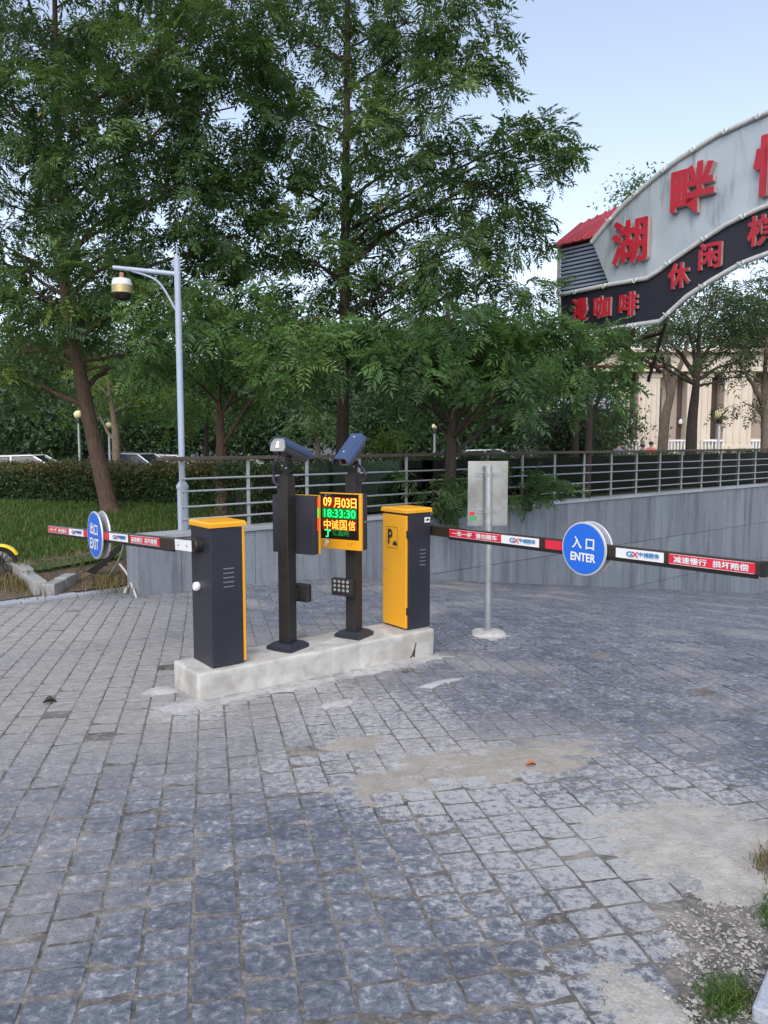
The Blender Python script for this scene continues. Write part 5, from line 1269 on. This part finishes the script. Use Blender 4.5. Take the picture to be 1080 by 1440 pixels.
# ================================================================== CARS, LAMPS, PEOPLE, BIKE
def car(label, px, py_roof, D, rz, mat, h=1.48):
    z0 = at(px, py_roof, D).z - h; x = at(px, py_roof, D).x
    root = thing('parked_car', label, 'car', (x, D, z0), rz, 'cars parked beyond the hedge')
    L, Wd = 4.4, 1.75
    side = [(-2.2, .35), (-2.15, .75), (-1.95, .92), (-1.05, .98), (1.25, 1.0), (2.1, .90), (2.2, .55), (2.15, .3), (-2.1, .28)]
    def loft(mb, sec, ins):
        V = []; n = len(sec)
        for y, k in ((-Wd / 2 + ins, 1.0), (Wd / 2 - ins, 1.0)): V += [(x_, y, z_) for x_, z_ in sec]
        mb.add(V, [tuple(range(n)), tuple(reversed(range(n, 2 * n)))] + [(i, n + i, n + (i + 1) % n, (i + 1) % n) for i in range(n)])
    m = MB(); loft(m, side, 0); body = m.build('body', mat, root)
    cabin = [(-1.15, .98), (-.45, 1.42), (.95, 1.46), (1.75, .99)]; m = MB(); V = []
    for y, k in ((-Wd / 2 + .06, 0), (Wd / 2 - .06, 0)): V += [(x_, y * (1 if z_ < 1.2 else .82), z_) for x_, z_ in cabin]
    m.add(V, [(0, 1, 2, 3), (7, 6, 5, 4), (0, 4, 5, 1), (2, 6, 7, 3), (0, 3, 7, 4), (1, 5, 6, 2)]); m.build('glasshouse', M['car_glass'], root)
    m = MB(); V = [(-.50, -.70, 1.425), (1.0, -.70, 1.465), (1.0, .70, 1.465), (-.50, .70, 1.425), (-.42, -.62, 1.47), (.9, -.62, 1.50), (.9, .62, 1.50), (-.42, .62, 1.47)]
    m.add(V, [(3, 2, 1, 0), (4, 5, 6, 7)] + [(i, (i + 1) % 4, 4 + (i + 1) % 4, 4 + i) for i in range(4)]); m.build('roof', mat, root)
    for s in (-1, 1):
        for (a, b_) in (((-1.15, .99), (-.47, 1.43)), ((1.75, 1.0), (.97, 1.46)), ((.30, 1.0), (.30, 1.45))):
            MB().tube([(a[0], s * (Wd / 2 - .05), a[1]), (b_[0], s * (Wd / 2 - .06) * .83, b_[1])], .035, 6).build('pillar', mat, root)
        MB().box((-.85, s * (Wd / 2 + .06), 1.02), (.1, .14, .12), bev=.02).build('mirror', mat, root)
        MB().box((-2.12, s * .62, .72), (.16, .34, .14), bev=.02).build('headlight', M['white'], root); MB().box((2.1, s * .66, .78), (.14, .28, .16), bev=.02).build('taillight', M['red'], root)
        for xw in (-1.35, 1.35):
            wh = MB().lathe([(.31, -.1), (.33, -.07), (.33, .07), (.31, .1)], (xw, s * (Wd / 2 - .1), .33), (0, 1, 0), 18).build('wheel', M['rubber'], root); MB().lathe([(.2, -.108), (.2, .108)], (xw, s * (Wd / 2 - .1), .33), (0, 1, 0), 14).build('rim', M['steel'], wh)
    return root
car('white hatchback roof showing above the hedge at the far left', 12, 640, 26, R(8), M['car_white'])
car('silver car roof right of the leaning trunk above the hedge', 190, 637, 30, R(170), M['car_silver'])
car('pale car between the slim trunk and the surveillance pole', 236, 639, 32, R(185), M['car_white'])
car('white car roof just above the handrail left of the metal sign', 660, 632, 29, R(20), M['car_white'])
car('white car low behind the handrail beyond the metal sign', 705, 637, 31, R(0), M['car_white'])
car('blue car behind the handrail beside the bushy tree', 612, 634, 33, R(10), M['car_blue'])
tk = thing('parked_van', 'white boxy van glimpsed behind the left camera', 'van', (at(374, 632, 56).x, 56, -.25), 0)
z1 = at(374, 628, 56).z + .25; MB().box((0, 0, z1 * .55), (1.9, 4.2, z1 * .85), bev=.1).build('body', M['car_white'], tk); MB().box((0, -2.11, z1 * .75), (1.6, .05, z1 * .25)).build('windscreen', M['car_glass'], tk)
for s in (-1, 1):
    for yy in (-1.3, 1.3): MB().lathe([(.33, -.1), (.33, .1)], (s * .82, yy, .33), (1, 0, 0), 16).build('wheel', M['rubber'], tk)
    MB().box((s * .7, -2.12, z1 * .4), (.3, .06, .18)).build('headlight', M['grey_plate'], tk)

def globe_lamp(label, px, py, rpx, D, base, twin=False):
    c = at(px, py, D); root = thing('globe_lamp', label, 'lamp', (c.x, D, base), 0, 'globe lamps in the park'); rr = rpx * D / 1080.0; z = c.z - base
    MB().tube([(0, 0, 0), (0, 0, z - rr)], [.05, .035], 10).build('pole', M['steel'] if not twin else M['white'], root, smooth=True)
    MB().lathe([(.09, z - rr - .12), (.09, z - rr - .06), (rr * .55, z - rr * .9)], (0, 0, 0), (0, 0, 1), 12).build('collar', M['black'], root)
    MB().lathe([(rr * math.cos(R(a)), z + rr * math.sin(R(a))) for a in range(-80, 91, 17)], (0, 0, 0), (0, 0, 1), 18).build('globe', M['globe'], root, smooth=True); return root
globe_lamp('cream globe lamp standing before the cream building', 1012, 583, 7.5, 26, .1, True)
globe_lamp('globe lamp above the big dark shrub', 772, 578, 6.5, 22, .2)
globe_lamp('globe lamp left of the leaning trunk', 110, 583, 6, 24, -.2)
globe_lamp('globe lamp right of the leaning trunk', 153, 598, 4.5, 25, -.2)
globe_lamp('globe lamp between the bushy tree stems', 611, 600, 4, 26, -.2)

def person(label, px, py_top, D, shirt, h=1.68, face=-1):
    c = at(px, py_top, D); root_z = c.z - h; s = h / 1.70
    root = thing('person', label, 'person', (c.x, D, root_z), R(random.uniform(-60, 60)))
    J = {'pel': (0, 0, .92), 'spi': (0, 0, 1.12), 'che': (0, 0, 1.33), 'nek': (0, .0, 1.47), 'chi': (0, .015, 1.54), 'hed': (0, .01, 1.62), 'top': (0, 0, 1.67)}
    rad = {'pel': (.15, .11), 'spi': (.13, .095), 'che': (.165, .105), 'nek': (.055, .055), 'chi': (.068, .075), 'hed': (.078, .092), 'top': (.05, .055)}
    E_ = [('pel', 'spi'), ('spi', 'che'), ('che', 'nek'), ('nek', 'chi'), ('chi', 'hed'), ('hed', 'top')]
    for t, sg in (('l', -1), ('r', 1)):
        for k, p, rr in (('sho', (.18, 0, 1.39), .06), ('elb', (.23, .03, 1.13), .045), ('wri', (.23, .12, .92), .032), ('han', (.22, .15, .84), .036), ('hip', (.09, 0, .86), .095), ('kne', (.10, .03, .48), .062), ('ank', (.10, 0, .09), .042), ('toe', (.11, .14, .04), .04)):
            J[t + k] = (sg * p[0], p[1], p[2]); rad[t + k] = (rr, rr)
        E_ += [('che', t + 'sho'), (t + 'sho', t + 'elb'), (t + 'elb', t + 'wri'), (t + 'wri', t + 'han'), ('pel', t + 'hip'), (t + 'hip', t + 'kne'), (t + 'kne', t + 'ank'), (t + 'ank', t + 'toe')]
    names = list(J); me = bpy.data.meshes.new('body'); me.from_pydata([Vector(J[n]) * s for n in names], [(names.index(a), names.index(b)) for a, b in E_], [])
    ob = bpy.data.objects.new('body', me); COL.objects.link(ob)
    md = ob.modifiers.new('s', 'SKIN'); sv = me.skin_vertices[0].data
    for i, n in enumerate(names): sv[i].radius = (rad[n][0] * s, rad[n][1] * s); sv[i].use_root = (n == 'pel')
    sub = ob.modifiers.new('d', 'SUBSURF'); sub.levels = 1; sub.render_levels = 1
    m2 = bpy.data.meshes.new_from_object(ob.evaluated_get(bpy.context.evaluated_depsgraph_get())); bpy.data.objects.remove(ob); m2.name = 'body'
    for mt in (M['skin'], shirt, M['trouser']): m2.materials.append(mt)
    for p in m2.polygons:
        z = p.center.z / s; arm = abs(p.center.x) > .19 * s and z < 1.2; p.material_index = 0 if z > 1.455 or (arm and z < 1.12) else (1 if z > .95 else 2); p.use_smooth = True
    body = link('body', m2, root)
    hr = MB(); V = []; n = 14
    prof = [(.094, 1.585), (.100, 1.63), (.088, 1.675), (.05, 1.705), (.005, 1.715)]
    hr.lathe([(a * s, b * s) for a, b in prof], (0, -.018 * s, 0), (0, 0, 1), 14); hr.build('hair', M['hair'], root, smooth=True); 
    fc = MB(); fc.lathe([(.012, 0), (.008, .02)], (0, .098 * s, 1.585 * s), (0, 1, 0), 8); fc.build('nose', M['skin'], root)
    return root
person('person in a grey top left of the other two heads above the handrail', 870, 622, 31, M['shirt1'])
person('black haired person in a dark top just left of the coral shirt', 904, 624.5, 31.5, M['shirt2'])
person('person in a coral shirt above the handrail before the building', 916, 621, 31, M['shirt3'])

# ---- yellow bike at the left edge (front wheel in view)
wc = onz(2, 811, -.03); bk = thing('electric_bike', 'yellow electric bike whose black front wheel enters at the left edge', 'bike', (wc.x, wc.y, max(zg(wc.x, wc.y), -.06) + .02), R(14))
rw = .215
def bwheel(x, name):
    t = MB(); n, k = 28, 8; V = []; F = []
    for i in range(n):
        a = 2 * math.pi * i / n
        for j in range(k):
            b_ = 2 * math.pi * j / k; rr = rw - .03 + .03 * math.cos(b_); V.append((x + rr * math.cos(a), .032 * math.sin(b_), rw + rr * math.sin(a)))
    for i in range(n):
        for j in range(k): F.append((i * k + j, ((i + 1) % n) * k + j, ((i + 1) % n) * k + (j + 1) % k, i * k + (j + 1) % k))
    t.add(V, F); w = t.build(name, M['rubber'], bk, smooth=True); m = MB()
    m.lathe([(.045, -.05), (.045, .05)], (x, 0, rw), (0, 1, 0), 14)
    for i in range(10): a = 2 * math.pi * i / 10; m.tube([(x + .04 * math.cos(a), 0, rw + .04 * math.sin(a)), (x + (rw - .055) * math.cos(a + .12), 0, rw + (rw - .055) * math.sin(a + .12))], .008, 5)
    m.build('rim', M['black'], w)
bwheel(0, 'wheel'); bwheel(-1.08, 'wheel')
m = MB(); V = []; F = []
for i in range(12):
    a = R(25 + i * 11)
    for y, dr in ((-.06, -.01), (-.03, .02), (.03, .02), (.06, -.01)): V.append(((rw + .018 + dr) * math.cos(a), y, rw + (rw + .018 + dr) * math.sin(a)))
for i in range(11):
    for j in range(3): F.append((i * 4 + j, i * 4 + 4 + j, i * 4 + 5 + j, i * 4 + 1 + j))
m.add(V, F); m.build('front_fender', M['bikeyellow'], bk, smooth=True, fix=False)
for s in (-1, 1): MB().tube([(0, s * .055, rw), (-.14, s * .05, .55), (-.2, s * .03, .72)], .018, 8).build('fork', M['black'], bk)
MB().tube([(-.2, 0, .70), (-.27, 0, .92)], .022, 8).build('stem', M['black'], bk); hb = MB().tube([(-.30, -.30, .95), (-.26, -.12, .93), (-.26, .12, .93), (-.30, .30, .95)], .014, 8).build('handlebar', M['black'], bk)
for s in (-1, 1): MB().tube([(-.30, s * .30, .95), (-.32, s * .40, .955)], .02, 8).build('grip', M['rubber'], hb)
MB().prism([(-.19, .62), (-.26, .75), (-.36, .60), (-.55, .34), (-.9, .33), (-1.15, .50), (-1.2, .62), (-.85, .64), (-.8, .42), (-.5, .26), (-.28, .40)], (0, .06, 0), (1, 0, 0), (0, 0, 1), .12).build('frame_cover', M['bikeyellow'], bk)
MB().box((-.95, 0, .70), (.42, .2, .09), bev=.035).build('saddle', M['rubber'], bk); MB().box((-.16, 0, .70), (.08, .14, .10), bev=.02).build('headlamp', M['grey_plate'], bk)
MB().tube([(-.55, 0, .30), (-.50, .18, -.0)], .012, 6).build('kickstand', M['black'], bk)

# ---- small litter
def dead_leaf(label, px, py, l, mat, rz, cat='leaf'):
    x, y = gpt(px, py); V = []; n = 7
    for i in range(n):
        t = i / (n - 1); w = l * .36 * math.sin(math.pi * min(1, t * .95 + .03)); c = .22 * l * math.sin(math.pi * t)
        V += [(t * l - l / 2, -w, .012 + c + w * .4), (t * l - l / 2, 0, .008 + c * .4), (t * l - l / 2, w, .012 + c + w * .5)]
    F = []
    for i in range(n - 1):
        for j in range(2): F.append((i * 3 + j, i * 3 + 3 + j, i * 3 + 4 + j, i * 3 + 1 + j))
    o = link('fallen_leaf', mesh_data('fallen_leaf', V, F, mat, smooth=True)); o.location = (x, y, zg(x, y)); o.rotation_euler = (0, 0, rz); return tag(o, label, cat)
dead_leaf('curled red brown leaf on the tan sand in the middle', 747, 1079, .055, M['leafbrown'], .2)
dead_leaf('dark dry leaf on the setts at far left', 70, 990, .09, M['twigbrown'], .4)
x, y = gpt(570, 945); m = MB(); m.box((0, 0, .012), (.05, .04, .03), bev=.01); o = m.build('stone_chip', M['bed']); o.location = (x, y, zg(x, y) + .004); tag(o, 'dark stone chip at the foot of the concrete island', 'stone')
